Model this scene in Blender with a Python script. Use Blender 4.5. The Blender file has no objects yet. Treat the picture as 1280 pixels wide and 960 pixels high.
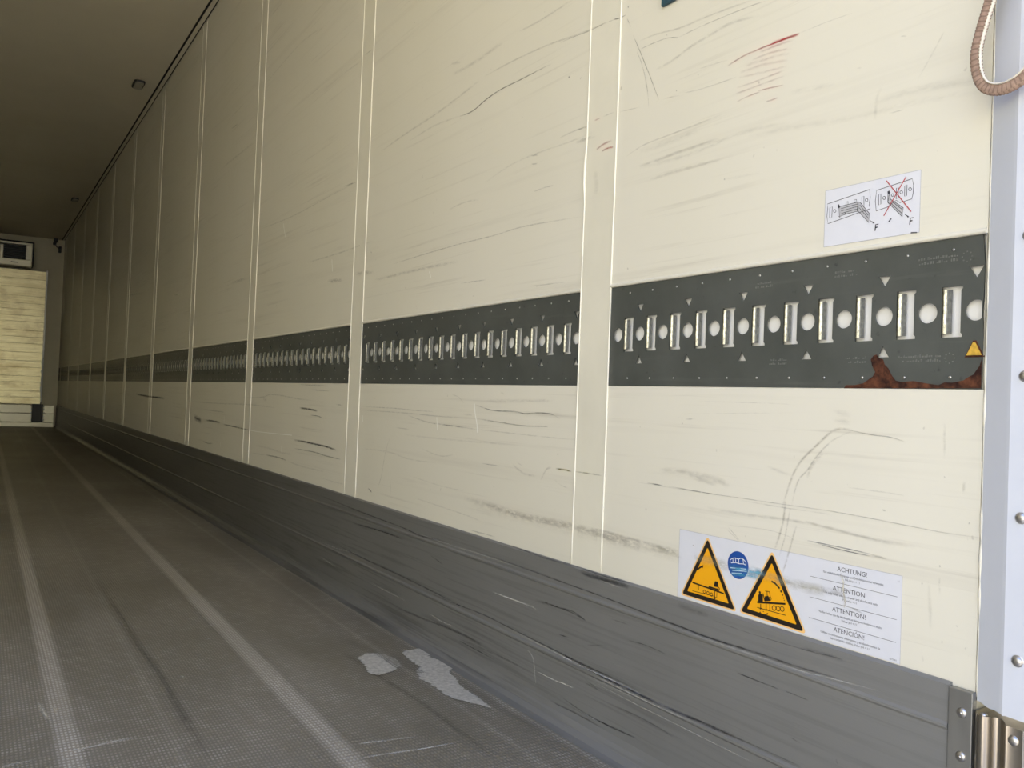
import bpy, bmesh, math, random
from mathutils import Vector, Matrix, noise
random.seed(7)
SC = bpy.context.scene
COL = SC.collection

# ------------------------------------------------------------------ camera
YAW, PITCH, ROLL = 0.5629403, 0.0195532, 0.0384183
cd = bpy.data.cameras.new('camera'); cam = bpy.data.objects.new('camera', cd); COL.objects.link(cam)
cd.sensor_width = 36; cd.lens = 36 * 1062.242 / 1280; cd.clip_start = 0.02; cd.clip_end = 300
_f = Vector((math.sin(YAW) * math.cos(PITCH), math.cos(YAW) * math.cos(PITCH), math.sin(PITCH)))
_r = Vector((math.cos(YAW), -math.sin(YAW), 0)); _u = _r.cross(_f)
_r2 = _r * math.cos(ROLL) + _u * math.sin(ROLL); _u2 = _u * math.cos(ROLL) - _r * math.sin(ROLL)
M = Matrix((_r2, _u2, -_f)).transposed().to_4x4(); M.translation = Vector((-0.9913, 0, 0.61999))
cam.matrix_world = M
SC.camera = cam

# ------------------------------------------------------------------ sky, sun, exposure
SC.view_settings.view_transform = 'Standard'; SC.view_settings.look = 'None'
SC.view_settings.gamma = 1; SC.view_settings.use_curve_mapping = False
SC.view_settings.exposure = -0.14
SC.cycles.max_bounces = 16; SC.cycles.diffuse_bounces = 12; SC.cycles.use_denoising = True
SC.cycles.sample_clamp_indirect = 8
SKY = 4.7
w = bpy.data.worlds.new('sky'); SC.world = w; w.use_nodes = True
nt = w.node_tree; nt.nodes.clear()
o_ = nt.nodes.new('ShaderNodeOutputWorld'); bg = nt.nodes.new('ShaderNodeBackground')
tc = nt.nodes.new('ShaderNodeTexCoord'); sp = nt.nodes.new('ShaderNodeSeparateXYZ'); rp = nt.nodes.new('ShaderNodeValToRGB')
nt.links.new(tc.outputs['Generated'], sp.inputs[0]); nt.links.new(sp.outputs['Z'], rp.inputs[0])
for k, (pos, c) in enumerate(((0.0, (1.0, .955, .74)), (.26, (.98, .95, .78)), (.52, (.20, .30, .62)))):   # sunlit haze low down, blue higher up
    e = rp.color_ramp.elements[k] if k < 2 else rp.color_ramp.elements.new(pos)
    e.position = pos; e.color = (*c, 1)
nt.links.new(rp.outputs[0], bg.inputs[0]); bg.inputs[1].default_value = SKY
nt.links.new(bg.outputs[0], o_.inputs[0])
sl = bpy.data.lights.new('sun', 'SUN'); sl.energy = 28; sl.angle = 0.01; sl.color = (1, .88, .64)
so = bpy.data.objects.new('sun', sl); COL.objects.link(so)
so.rotation_euler = (math.radians(-48), 0, math.radians(-20))      # high sun from beyond the closed front end: the inside stays in shade

# ------------------------------------------------------------------ measures (metres)
H, WID = 2.65, 2.46
YE, YF = 0.5428, 13.631          # rear edge of the side wall, front end wall
ZB, ZT = 0.6538, 0.8370          # lashing rail
ZK = 0.308                       # kick plate
PITCHY, STRIP, Y0 = 1.2, 0.0914, 1.3291

# ------------------------------------------------------------------ material helpers
def rgb(c): return (c[0], c[1], c[2], 1)
class NT:
    def __init__(s, name):
        s.m = bpy.data.materials.new(name); s.m.use_nodes = True; s.t = s.m.node_tree
        s.b = s.t.nodes['Principled BSDF']
    def n(s, typ, **kw):
        x = s.t.nodes.new(typ)
        for k, v in kw.items(): setattr(x, k, v)
        return x
    def l(s, a, b): s.t.links.new(a, b)
    def coord(s, scale=(1, 1, 1)):
        c = s.n('ShaderNodeTexCoord'); m = s.n('ShaderNodeMapping'); m.inputs['Scale'].default_value = scale
        s.l(c.outputs['Object'], m.inputs[0]); return m.outputs[0]
    def noise(s, scale, vec, detail=4, rough=.6):
        x = s.n('ShaderNodeTexNoise'); x.inputs['Scale'].default_value = scale; x.inputs['Detail'].default_value = detail
        x.inputs['Roughness'].default_value = rough; s.l(vec, x.inputs['Vector']); return x.outputs['Fac']
    def ramp(s, fac, a, b, ca=(0, 0, 0), cb=(1, 1, 1)):
        x = s.n('ShaderNodeValToRGB'); e = x.color_ramp.elements
        e[0].position, e[0].color, e[1].position, e[1].color = a, rgb(ca), b, rgb(cb); s.l(fac, x.inputs[0]); return x.outputs[0]
    def math(s, op, a, b=None, clamp=False):
        x = s.n('ShaderNodeMath', operation=op, use_clamp=clamp)
        for i, v in enumerate((a, b)):
            if v is None: continue
            if isinstance(v, (int, float)): x.inputs[i].default_value = v
            else: s.l(v, x.inputs[i])
        return x.outputs[0]
    def mix(s, fac, a, b, mode='MIX'):
        x = s.n('ShaderNodeMix', data_type='RGBA', blend_type=mode)
        for i, v in ((0, fac), (6, a), (7, b)):
            if isinstance(v, (int, float)): x.inputs[i].default_value = v
            elif isinstance(v, tuple): x.inputs[i].default_value = rgb(v)
            else: s.l(v, x.inputs[i])
        return x.outputs[2]
    def bump(s, h, strength, dist=.002):
        x = s.n('ShaderNodeBump'); x.inputs['Strength'].default_value = strength; x.inputs['Distance'].default_value = dist
        s.l(h, x.inputs['Height']); s.l(x.outputs[0], s.b.inputs['Normal'])
    def set(s, col=None, rough=.5, metal=0., spec=.5):
        if isinstance(col, tuple): s.b.inputs['Base Color'].default_value = rgb(col)
        elif col is not None: s.l(col, s.b.inputs['Base Color'])
        if isinstance(rough, (int, float)): s.b.inputs['Roughness'].default_value = rough
        else: s.l(rough, s.b.inputs['Roughness'])
        s.b.inputs['Metallic'].default_value = metal; s.b.inputs['Specular IOR Level'].default_value = spec
        return s.m
def plain(name, c, rough=.5, metal=0., var=.12, scale=12, bump=0):
    t = NT(name); v = t.coord(); f = t.noise(scale, v)
    d = tuple(x * (1 - var) for x in c); b = tuple(min(1, x * (1 + var)) for x in c)
    m = t.set(t.ramp(f, .3, .7, d, b), rough, metal)
    if bump: t.bump(f, bump)
    return m
MAT = {}
def wall_material():
    t = NT('cream_wall_skin')
    v = t.coord((1, 1, 1)); big = t.noise(.9, v, 3)
    base = t.ramp(big, .3, .7, (.72, .69, .57), (.765, .735, .63))
    # scuffing along the trailer, stretched in Y
    s1 = t.noise(1, t.coord((1, 1.3, 75)), 5, .65); s2 = t.noise(1, t.coord((1, .5, 20)), 4, .7); pat = t.noise(2.2, v, 3)
    m1 = t.math('MULTIPLY', t.ramp(s1, .56, .76), t.ramp(pat, .42, .64)); m2 = t.math('MULTIPLY', t.ramp(s2, .55, .8), .4)
    f = t.math('MULTIPLY', t.math('ADD', m1, m2, True), .46)
    c = t.mix(f, base, (.33, .29, .22))
    sp_ = t.math('MULTIPLY', t.ramp(t.noise(55, v, 2), .73, .78), .35)
    c = t.mix(sp_, c, (.25, .22, .17))
    m = t.set(c, .42, 0, .4)
    t.bump(t.noise(2.5, t.coord((1, 1, .6)), 3), .25, .006)
    return m
MAT['wall'] = wall_material()
MAT['strip'] = plain('cream_strip', (.76, .73, .61), .4, 0, .04, 6)
MAT['bead'] = plain('cream_sealant', (.82, .79, .68), .3, 0, .04, 20)
MAT['pocket'] = plain('white_plastic', (.85, .84, .79), .5, 0, .04, 20)
def ceiling_material():
    t = NT('ceiling_skin'); v = t.coord(); f = t.noise(1.5, v, 4)
    m = t.set(t.ramp(f, .3, .7, (.76, .71, .57), (.82, .77, .63)), .45, 0, .4); t.bump(t.noise(.9, v, 2), .2, .01); return m
MAT['ceiling'] = ceiling_material()
MAT['rubber'] = plain('black_rubber', (.004, .004, .004), .6, 0, .2)
MAT['black'] = plain('black_plastic', (.015, .015, .016), .45, 0, .2)
MAT['front'] = plain('front_wall_skin', (.72, .67, .50), .5, 0, .05, 3)
def floor_material():
    t = NT('antislip_floor')
    c = t.n('ShaderNodeTexCoord'); s = t.n('ShaderNodeSeparateXYZ'); t.l(c.outputs['Object'], s.inputs[0])
    X, Y = s.outputs['X'], s.outputs['Y']
    dots = t.math('MULTIPLY', t.math('SINE', t.math('MULTIPLY', X, math.pi / .0065)), t.math('SINE', t.math('MULTIPLY', Y, math.pi / .012)))
    dot = t.ramp(t.math('ABSOLUTE', dots), .35, .85)
    v = t.coord(); n1 = t.noise(1.6, v, 5); n2 = t.noise(6, t.coord((1, .15, 1)), 4); n3 = t.noise(25, v, 4)
    base = t.mix(t.ramp(n1, .3, .7), (.175, .158, .120), (.250, .228, .180))
    base = t.mix(t.ramp(n2, .5, .75), base, (.29, .265, .215))
    def band(x0, k, w_, soft):
        u = t.math('ABSOLUTE', t.math('SUBTRACT', t.math('SUBTRACT', X, x0), t.math('MULTIPLY', Y, k)))
        return t.ramp(u, w_, w_ + soft, (1, 1, 1), (0, 0, 0))
    wear = None
    for x0, k, w_, soft, a in ((-.842, .0072, .012, .012, .75), (-.440, .0102, .013, .014, .8), (-.046, .0052, .010, .014, .45), (-.69, .0125, .003, .009, .16), (-.152, .009, .002, .008, .3)):
        b = t.math('MULTIPLY', band(x0, k, w_, soft), a)
        wear = b if wear is None else t.math('MAXIMUM', wear, b)
    lines = t.ramp(t.noise(1, t.coord((220, 1.2, 1)), 3, .6), .45, .7)
    wear = t.math('MULTIPLY', wear, t.math('ADD', .6, t.math('MULTIPLY', lines, .4)))
    base = t.mix(wear, base, (.50, .46, .385))
    glint = t.math('MULTIPLY', dot, t.math('ADD', t.math('ADD', .05, t.math('MULTIPLY', t.ramp(n3, .45, .7), .55)), t.math('MULTIPLY', wear, .85), True))
    glint = t.math('MULTIPLY', glint, t.ramp(n1, .3, .62))
    base = t.mix(t.math('MULTIPLY', t.math('SUBTRACT', 1.0, dot), .3), base, (.07, .062, .048))
    col = t.mix(glint, base, (.62, .60, .55))
    m = t.set(col, t.math('ADD', .34, t.math('MULTIPLY', n2, .25)), 0, .55)
    t.bump(dot, .55, .0015)
    return m
MAT['floor'] = floor_material()
def kick_material():
    t = NT('grey_kick_plate'); v = t.coord()
    base = t.ramp(t.noise(2.0, v, 4), .3, .7, (.175, .174, .165), (.205, .204, .195))
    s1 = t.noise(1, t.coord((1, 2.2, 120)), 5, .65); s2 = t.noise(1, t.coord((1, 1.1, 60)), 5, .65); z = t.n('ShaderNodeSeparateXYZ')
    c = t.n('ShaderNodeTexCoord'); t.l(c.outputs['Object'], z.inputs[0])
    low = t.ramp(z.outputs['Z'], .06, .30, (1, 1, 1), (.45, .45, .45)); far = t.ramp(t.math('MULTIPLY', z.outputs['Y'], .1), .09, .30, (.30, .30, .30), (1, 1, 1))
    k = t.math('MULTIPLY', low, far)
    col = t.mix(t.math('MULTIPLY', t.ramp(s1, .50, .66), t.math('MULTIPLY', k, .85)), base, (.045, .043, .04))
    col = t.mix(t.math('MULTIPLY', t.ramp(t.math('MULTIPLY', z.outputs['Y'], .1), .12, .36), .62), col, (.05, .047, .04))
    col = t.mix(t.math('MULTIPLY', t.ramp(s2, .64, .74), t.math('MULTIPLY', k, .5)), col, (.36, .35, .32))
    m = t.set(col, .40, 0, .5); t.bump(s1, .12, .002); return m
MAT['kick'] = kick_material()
def metal(name, c, rough, sc=(1, 1, 1), var=.25, nscale=18, r2=.15):
    t = NT(name); f = t.noise(nscale, t.coord(sc), 4)
    d = tuple(x * (1 - var) for x in c)
    return t.set(t.ramp(f, .3, .7, d, c), t.math('ADD', rough, t.math('MULTIPLY', f, r2)), 1.0)
MAT['alu'] = metal('aluminium', (.50, .49, .47), .38)
MAT['alu_strip'] = metal('aluminium_edge', (.40, .40, .39), .45, (1, 1, .2))
MAT['steel'] = metal('stainless_steel', (.58, .52, .43), .15, (1, 1, .15), .3, 25)
MAT['rivet'] = metal('rivet_steel', (.62, .60, .57), .3)
MAT['zinc'] = metal('galvanised_steel', (.80, .78, .64), .34, (1, 1, .6), .75, 330)
MAT['worn'] = plain('worn_paint_and_fold_shade', (.16, .165, .15), .45, .2, .35, 220)  # stamp marks, and the shade colour on each slot flange
def rail_material():
    t = NT('dark_grey_rail_paint'); v = t.coord(); a = t.noise(9, v, 5); b = t.noise(60, v, 3)
    base = t.ramp(a, .3, .7, (.068, .074, .066), (.098, .105, .095))
    base = t.mix(t.math('MULTIPLY', t.ramp(t.noise(1, t.coord((1, 3, 60)), 4), .6, .75), .25), base, (.17, .175, .16))
    base = t.mix(t.math('MULTIPLY', t.ramp(b, .66, .76), .6), base, (.02, .02, .02))
    return t.set(base, .42, .1, .5)
MAT['rail'] = rail_material()
def rust_material():
    t = NT('rust'); v = t.coord(); a = t.noise(70, v, 5)
    m = t.set(t.ramp(a, .40, .66, (.028, .011, .008), (.135, .050, .024)), .8, 0, .2); t.bump(a, .5, .001); return m
MAT['rust'] = rust_material()
def scuff_material():
    t = NT('scuff_and_shade_marks'); a = t.n('ShaderNodeVertexColor', layer_name='scuff')
    v = t.coord(); n = t.noise(140, t.coord((1, .35, 1)), 3, .7); n2 = t.noise(9, v, 3)
    f = t.math('MULTIPLY', a.outputs['Alpha'], t.math('ADD', t.ramp(n, .32, .62), t.math('MULTIPLY', a.outputs['Alpha'], .35), True), True)
    f = t.math('MULTIPLY', f, t.ramp(n2, .2, .42, (.45, .45, .45)), True)
    f = t.math('MAXIMUM', f, t.math('GREATER_THAN', a.outputs['Alpha'], .985))
    t.l(a.outputs['Color'], t.b.inputs['Base Color']); t.l(f, t.b.inputs['Alpha'])
    t.b.inputs['Roughness'].default_value = .6; return t.m
MAT['scuff'] = scuff_material()
def planks_material():
    t = NT('brushed_aluminium_planks'); n1 = t.noise(1, t.coord((2.2, 1, 30)), 5, .65); n2 = t.noise(5, t.coord((1, 1, 1.6)), 4)
    col = t.mix(t.ramp(n1, .35, .7), (.58, .51, .31), (.92, .85, .58)); col = t.mix(t.math('MULTIPLY', t.ramp(n2, .48, .68), .6), col, (.40, .32, .19))
    m = t.set(col, t.math('ADD', .30, t.math('MULTIPLY', n1, .2)), 1.0); t.bump(n1, .1, .002); return m
MAT['planks'] = planks_material()
MAT['sill'] = plain('pale_painted_panel', (.78, .74, .60), .35, .35, .06, 5)
MAT['post'] = plain('white_plastic_cover', (.64, .67, .74), .32, 0, .03, 8)
MAT['sticker'] = plain('white_sticker_film', (.72, .73, .775), .35, 0, .02, 30)
MAT['ink'] = plain('dark_ink', (.06, .06, .07), .5, 0, .1)
MAT['ink_grey'] = plain('grey_ink', (.48, .48, .50), .5, 0, .1, 300)
MAT['ink_red'] = plain('red_ink', (.50, .09, .10), .5, 0, .1)
MAT['amber'] = plain('amber_film', (.90, .42, .008), .35, 0, .03)
MAT['amber_light'] = plain('pale_amber_edge', (.92, .58, .22), .4, 0, .03)
MAT['sign_black'] = plain('black_film', (.018, .012, .008), .4, 0, .1)
MAT['blue'] = plain('blue_film', (.015, .075, .33), .35, 0, .08)
MAT['white_film'] = plain('white_film', (.82, .85, .88), .4, 0, .02)
MAT['yellow'] = plain('yellow_paint', (.62, .38, .05), .45, 0, .3, 150)
MAT['teal'] = plain('dark_teal_plastic', (.03, .075, .095), .45, 0, .1)
MAT['webbing'] = plain('brown_webbing', (.36, .245, .185), .85, 0, .25, 160, .4)
MAT['webbing_dark'] = plain('dark_brown_webbing', (.25, .17, .125), .9, 0, .2, 160)
MAT['thread'] = plain('pale_thread', (.75, .70, .60), .8, 0, .1, 200)
MAT['lens'] = plain('lamp_lens', (.42, .40, .34), .35, 0, .05)
MAT['patch'] = None
MAT['ground'] = plain('concrete_yard', (.38, .36, .33), .9, 0, .15, 2, .3)
def patch_material():
    t = NT('pale_floor_stain'); v = t.coord(); n = t.noise(120, v, 4); n2 = t.noise(1, t.coord((28, 90, 1)), 5, .7)
    c = t.ramp(n, .3, .7, (.34, .33, .29), (.58, .56, .50)); t.l(c, t.b.inputs['Base Color']); t.b.inputs['Roughness'].default_value = .6
    a = t.n('ShaderNodeVertexColor', layer_name='scuff')
    f = t.ramp(t.math('ADD', a.outputs['Alpha'], t.math('MULTIPLY', t.math('SUBTRACT', n2, .5), 1.5)), .40, .52); t.l(f, t.b.inputs['Alpha']); return t.m
MAT['patch'] = patch_material()

# ------------------------------------------------------------------ geometry helpers
def finish(name, bm, mats, parent=None, smooth=False, recalc=True):
    if recalc: bmesh.ops.recalc_face_normals(bm, faces=bm.faces)
    me = bpy.data.meshes.new(name); bm.to_mesh(me); bm.free()
    if not isinstance(mats, (list, tuple)): mats = [mats]
    for m in mats: me.materials.append(MAT[m])
    if smooth:
        for p in me.polygons: p.use_smooth = True
    o = bpy.data.objects.new(name, me); COL.objects.link(o)
    if parent: o.parent = parent; o.matrix_parent_inverse = Matrix.Translation(-parent.location)
    return o
def smooth_angle(o, deg=38):
    for p in o.data.polygons: p.use_smooth = True
    o.data.set_sharp_from_angle(angle=math.radians(deg)); return o
def empty(name, loc=(0, 0, 0)):
    o = bpy.data.objects.new(name, None); o.location = loc; o.empty_display_size = .05; COL.objects.link(o); return o
def tag(o, label, cat, group=None):
    o['label'] = label; o['category'] = cat
    if group: o['group'] = group
    return o
def struct(o, label=None, cat=None):
    o['kind'] = 'structure'
    if label: o['label'] = label
    if cat: o['category'] = cat
    return o
def box(bm, a, b, mi=0, bev=0):
    v = [bm.verts.new((x, y, z)) for x in (a[0], b[0]) for y in (a[1], b[1]) for z in (a[2], b[2])]
    fs = [bm.faces.new([v[i] for i in q]) for q in ((0, 1, 3, 2), (4, 6, 7, 5), (0, 4, 5, 1), (2, 3, 7, 6), (0, 2, 6, 4), (1, 5, 7, 3))]
    for f in fs: f.material_index = mi
    if bev:
        es = list({e for f in fs for e in f.edges}); r = bmesh.ops.bevel(bm, geom=es, offset=bev, segments=2, affect='EDGES', profile=.5)
        for f in r['faces']: f.material_index = mi
def tri(bm):
    for f in bm.faces: f.normal_update()
    bmesh.ops.triangulate(bm, faces=[f for f in bm.faces if len(f.verts) > 4])
def prism(bm, prof, a, b, axis, mi=0, cap=True):
    """extrude a closed profile of 2-D points along an axis ('y': profile is (x,z); 'z': profile is (x,y))"""
    P = (lambda q, t: (q[0], t, q[1])) if axis == 'y' else (lambda q, t: (q[0], q[1], t))
    A = [bm.verts.new(P(q, a)) for q in prof]; B = [bm.verts.new(P(q, b)) for q in prof]
    n = len(prof)
    for i in range(n):
        f = bm.faces.new((A[i], A[(i + 1) % n], B[(i + 1) % n], B[i])); f.material_index = mi
    if cap:
        for L in (A, B[::-1]): f = bm.faces.new(L); f.material_index = mi
def tube(bm, pts, r, seg=8, mi=0, cap=True):
    pts = [Vector(p) for p in pts]; rings = []; up = Vector((.31, .17, .93))
    for i, p in enumerate(pts):
        t = (pts[min(i + 1, len(pts) - 1)] - pts[max(i - 1, 0)]).normalized()
        a = t.cross(up).normalized(); b = t.cross(a)
        rr = r[i] if isinstance(r, (list, tuple)) else r
        rings.append([bm.verts.new(p + (a * math.cos(k * 2 * math.pi / seg) + b * math.sin(k * 2 * math.pi / seg)) * rr) for k in range(seg)])
    for A, B in zip(rings, rings[1:]):
        for k in range(seg):
            f = bm.faces.new((A[k], A[(k + 1) % seg], B[(k + 1) % seg], B[k])); f.material_index = mi; f.smooth = True
    if cap: bm.faces.new(rings[0][::-1]).material_index = mi; bm.faces.new(rings[-1]).material_index = mi
def dome(bm, c, axis, r, h, mi=0, seg=12):
    """low rivet head on a surface, axis = outward normal"""
    ax = Vector(axis).normalized(); a = ax.orthogonal().normalized(); b = ax.cross(a); c = Vector(c); prev = None
    for j, (rr, hh) in enumerate(((1, 0), (.96, .35), (.75, .75), (.4, .96))):
        ring = [bm.verts.new(c + (a * math.cos(k * 2 * math.pi / seg) + b * math.sin(k * 2 * math.pi / seg)) * r * rr + ax * h * hh) for k in range(seg)]
        if prev:
            for k in range(seg):
                f = bm.faces.new((prev[k], prev[(k + 1) % seg], ring[(k + 1) % seg], ring[k])); f.material_index = mi; f.smooth = True
        prev = ring
    f = bm.faces.new(prev); f.material_index = mi; f.smooth = True
def catmull(P, n=4):
    if len(P) < 3: return [tuple(p) for p in P]
    out = []
    for i in range(len(P) - 1):
        p0, p1, p2, p3 = P[max(i - 1, 0)], P[i], P[i + 1], P[min(i + 2, len(P) - 1)]
        for k in range(n):
            t = k / n
            out.append(tuple(.5 * (2 * p1[j] + (p2[j] - p0[j]) * t + (2 * p0[j] - 5 * p1[j] + 4 * p2[j] - p3[j]) * t * t + (3 * p1[j] - p0[j] - 3 * p2[j] + p3[j]) * t ** 3) for j in (0, 1)))
    out.append(tuple(P[-1])); return out
def ribbon(P, w_, emb, closed=False):
    """returns (left, mid, right) rows of a flat stroke; emb maps a 2-D point to 3-D"""
    rows = []
    n = len(P)
    for i in range(n):
        a = P[(i - 1) % n] if closed else P[max(i - 1, 0)]; b = P[(i + 1) % n] if closed else P[min(i + 1, n - 1)]
        dx, dy = b[0] - a[0], b[1] - a[1]; L = math.hypot(dx, dy) or 1; nx, ny = -dy / L * w_ / 2, dx / L * w_ / 2
        rows.append([emb((P[i][0] + k * nx, P[i][1] + k * ny)) for k in (-1, 0, 1)])
    return rows
SCOL = {'k': (.012, .011, .012), 'g': (.20, .18, .14), 'b': (.26, .21, .15), 'r': (.50, .012, .02), 'w': (.88, .87, .80), 'w2': (.72, .68, .56), 'o': (.22, .19, .02), 'o2': (.42, .39, .25), 'n': (.02, .035, .10), 'c': (.10, .42, .62)}
def scuffs(name, data, emb, parent, boost=1.3, solid=()):
    bm = bmesh.new(); lay = bm.verts.layers.float_color.new('scuff')
    for j, (c, a, w_, pts) in enumerate(data):
        P = catmull([(x / 1000, y / 1000) for x, y in pts]); 
        if len(P) == 2: P = [P[0], tuple((P[0][k] * 2 + P[1][k]) / 3 for k in (0, 1)), tuple((P[0][k] + P[1][k] * 2) / 3 for k in (0, 1)), P[1]]
        rows = ribbon(P, w_ / 1000 * (.62 if c in solid else boost), lambda q, j=j: emb(q, j)); n = len(rows); V = []
        for i, r in enumerate(rows):
            e = min(1, i / max(1, n * .18), (n - 1 - i) / max(1, n * .18)); e = .15 + .85 * e
            row = []
            for k, q in enumerate(r):
                v = bm.verts.new(q); v[lay] = (*SCOL[c], a * e * (.62 if c in 'gb' else .9) if k == 1 else 0.0) if c not in solid else (.92, .91, .84, 1.0); row.append(v)
            V.append(row)
        for A, B in zip(V, V[1:]):
            for k in (0, 1): bm.faces.new((A[k], A[k + 1], B[k + 1], B[k]))
    o = finish(name, bm, 'scuff', parent, recalc=False); o['kind'] = 'stuff'; return o

# ------------------------------------------------------------------ the yard outside and the trailer shell
bm = bmesh.new(); box(bm, (-60, -60, -1.45), (60, 60, -1.25)); struct(finish('ground', bm, 'ground'))
bm = bmesh.new()
nx = 24
box(bm, (-WID - .02, YE - .16, -.14), (.03, YF + .05, 0))
FLOOR = struct(finish('floor', bm, 'floor'))
bm = bmesh.new(); box(bm, (-WID - .06, YE - .16, H), (-.041, YF + .1, H + .08)); CEIL = struct(finish('ceiling', bm, 'ceiling'))
bm = bmesh.new(); box(bm, (-WID - .06, YF, -.14), (.06, YF + .1, H + .08)); struct(finish('wall_front', bm, 'front'))
bm = bmesh.new(); box(bm, (-WID - .06, YE - .16, -.14), (-WID, YF, H)); struct(finish('wall_left', bm, 'wall'))
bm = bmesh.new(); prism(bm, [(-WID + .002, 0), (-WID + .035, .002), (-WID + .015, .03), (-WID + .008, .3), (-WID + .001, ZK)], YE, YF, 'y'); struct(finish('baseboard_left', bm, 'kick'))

RAILS = [(YE + .0016, Y0 - STRIP)] + [(Y0 + PITCHY * (i - 1), min(Y0 + PITCHY * i - STRIP, YF)) for i in range(1, 12)]
# right wall: skin with an opening for every rail and a shallow white pocket behind it
bm = bmesh.new()
def quad(bm, pts, mi=0): f = bm.faces.new([bm.verts.new(p) for p in pts]); f.material_index = mi
def wrect(bm, y0, y1, z0, z1, x=0, mi=0): quad(bm, [(x, y0, z0), (x, y0, z1), (x, y1, z1), (x, y1, z0)], mi)
wrect(bm, YE, YF, 0, ZB); wrect(bm, YE, YF, ZT, H + .08)
for k, (a, b) in enumerate(RAILS):
    if k: wrect(bm, RAILS[k - 1][1], a, ZB, ZT)
    PX = .0085
    wrect(bm, a, b, ZB, ZT, PX, 1)
    quad(bm, [(0, a, ZB), (PX, a, ZB), (PX, b, ZB), (0, b, ZB)]); quad(bm, [(0, a, ZT), (0, b, ZT), (PX, b, ZT), (PX, a, ZT)])
    quad(bm, [(0, a, ZB), (0, a, ZT), (PX, a, ZT), (PX, a, ZB)]); quad(bm, [(0, b, ZB), (PX, b, ZB), (PX, b, ZT), (0, b, ZT)])
    # raised lip along the upper edge of the opening
    prism(bm, [(0, ZT - .0005), (-.0022, ZT + .0002), (-.0034, ZT + .002), (-.003, ZT + .0045), (0, ZT + .007)], a, b, 'y', 0)
# outer skin of the side wall, and its rear edge
wrect(bm, YE, YF, -.14, H + .08, .06); quad(bm, [(0, YE, 0), (.06, YE, 0), (.06, YE, H + .08), (0, YE, H + .08)])
WALL = struct(finish('wall_right', bm, ['wall', 'pocket'], recalc=False))
# joint cover strips with a bead of sealant along both edges
def bead(bm, y, z0, z1, r=.0016, mi=1, dent=False):
    n = 60; pts = []; rr = []
    for i in range(n + 1):
        z = z0 + (z1 - z0) * i / n
        dy = .0006 * math.sin(z * 9 + y * 5); k = r
        if dent and 1.02 < z < 1.12: k = r * (1 + 1.3 * math.sin((z - 1.02) / .1 * math.pi)); dy += .004 * math.sin((z - 1.02) / .1 * math.pi)
        pts.append((-.001, y + dy, z)); rr.append(k)
    tube(bm, pts, rr, 8, mi)
for k in range(11):
    a, b = Y0 - STRIP + PITCHY * k, Y0 + PITCHY * k
    bm = bmesh.new(); box(bm, (-.0011, a + .001, ZK), (.0005, b - .001, H)); bead(bm, a, ZK, H); bead(bm, b, ZK, H, dent=(k == 0))
    struct(finish('trim_%d' % (k + 1), bm, ['strip', 'bead']))
# kick plate along the foot of the wall
g = .0022
prof = [(.004, ZK), (-.003, ZK), (-.0075, ZK - .003), (-.0075, .262), (-.010, .2585), (-.010, .2555), (-.0075, .252), (-.0075, .128), (-.0105, .1245), (-.0105, .1205), (-.008, .117), (-.008, .034), (-.0105, .022), (-.017, .011), (-.028, .0035), (-.044, .0008), (.004, .0008)]
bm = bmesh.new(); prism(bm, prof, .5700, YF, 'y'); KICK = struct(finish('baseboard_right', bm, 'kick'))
# ceiling edge: a rail between two dark seams
bm = bmesh.new(); box(bm, (-.0285, YE, H - .002), (-.0075, YF, H + .03)); box(bm, (-.0415, YE, H + .002), (-.0002, YF, H + .05), 1)
struct(finish('trim_12', bm, ['ceiling', 'rubber']))

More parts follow.
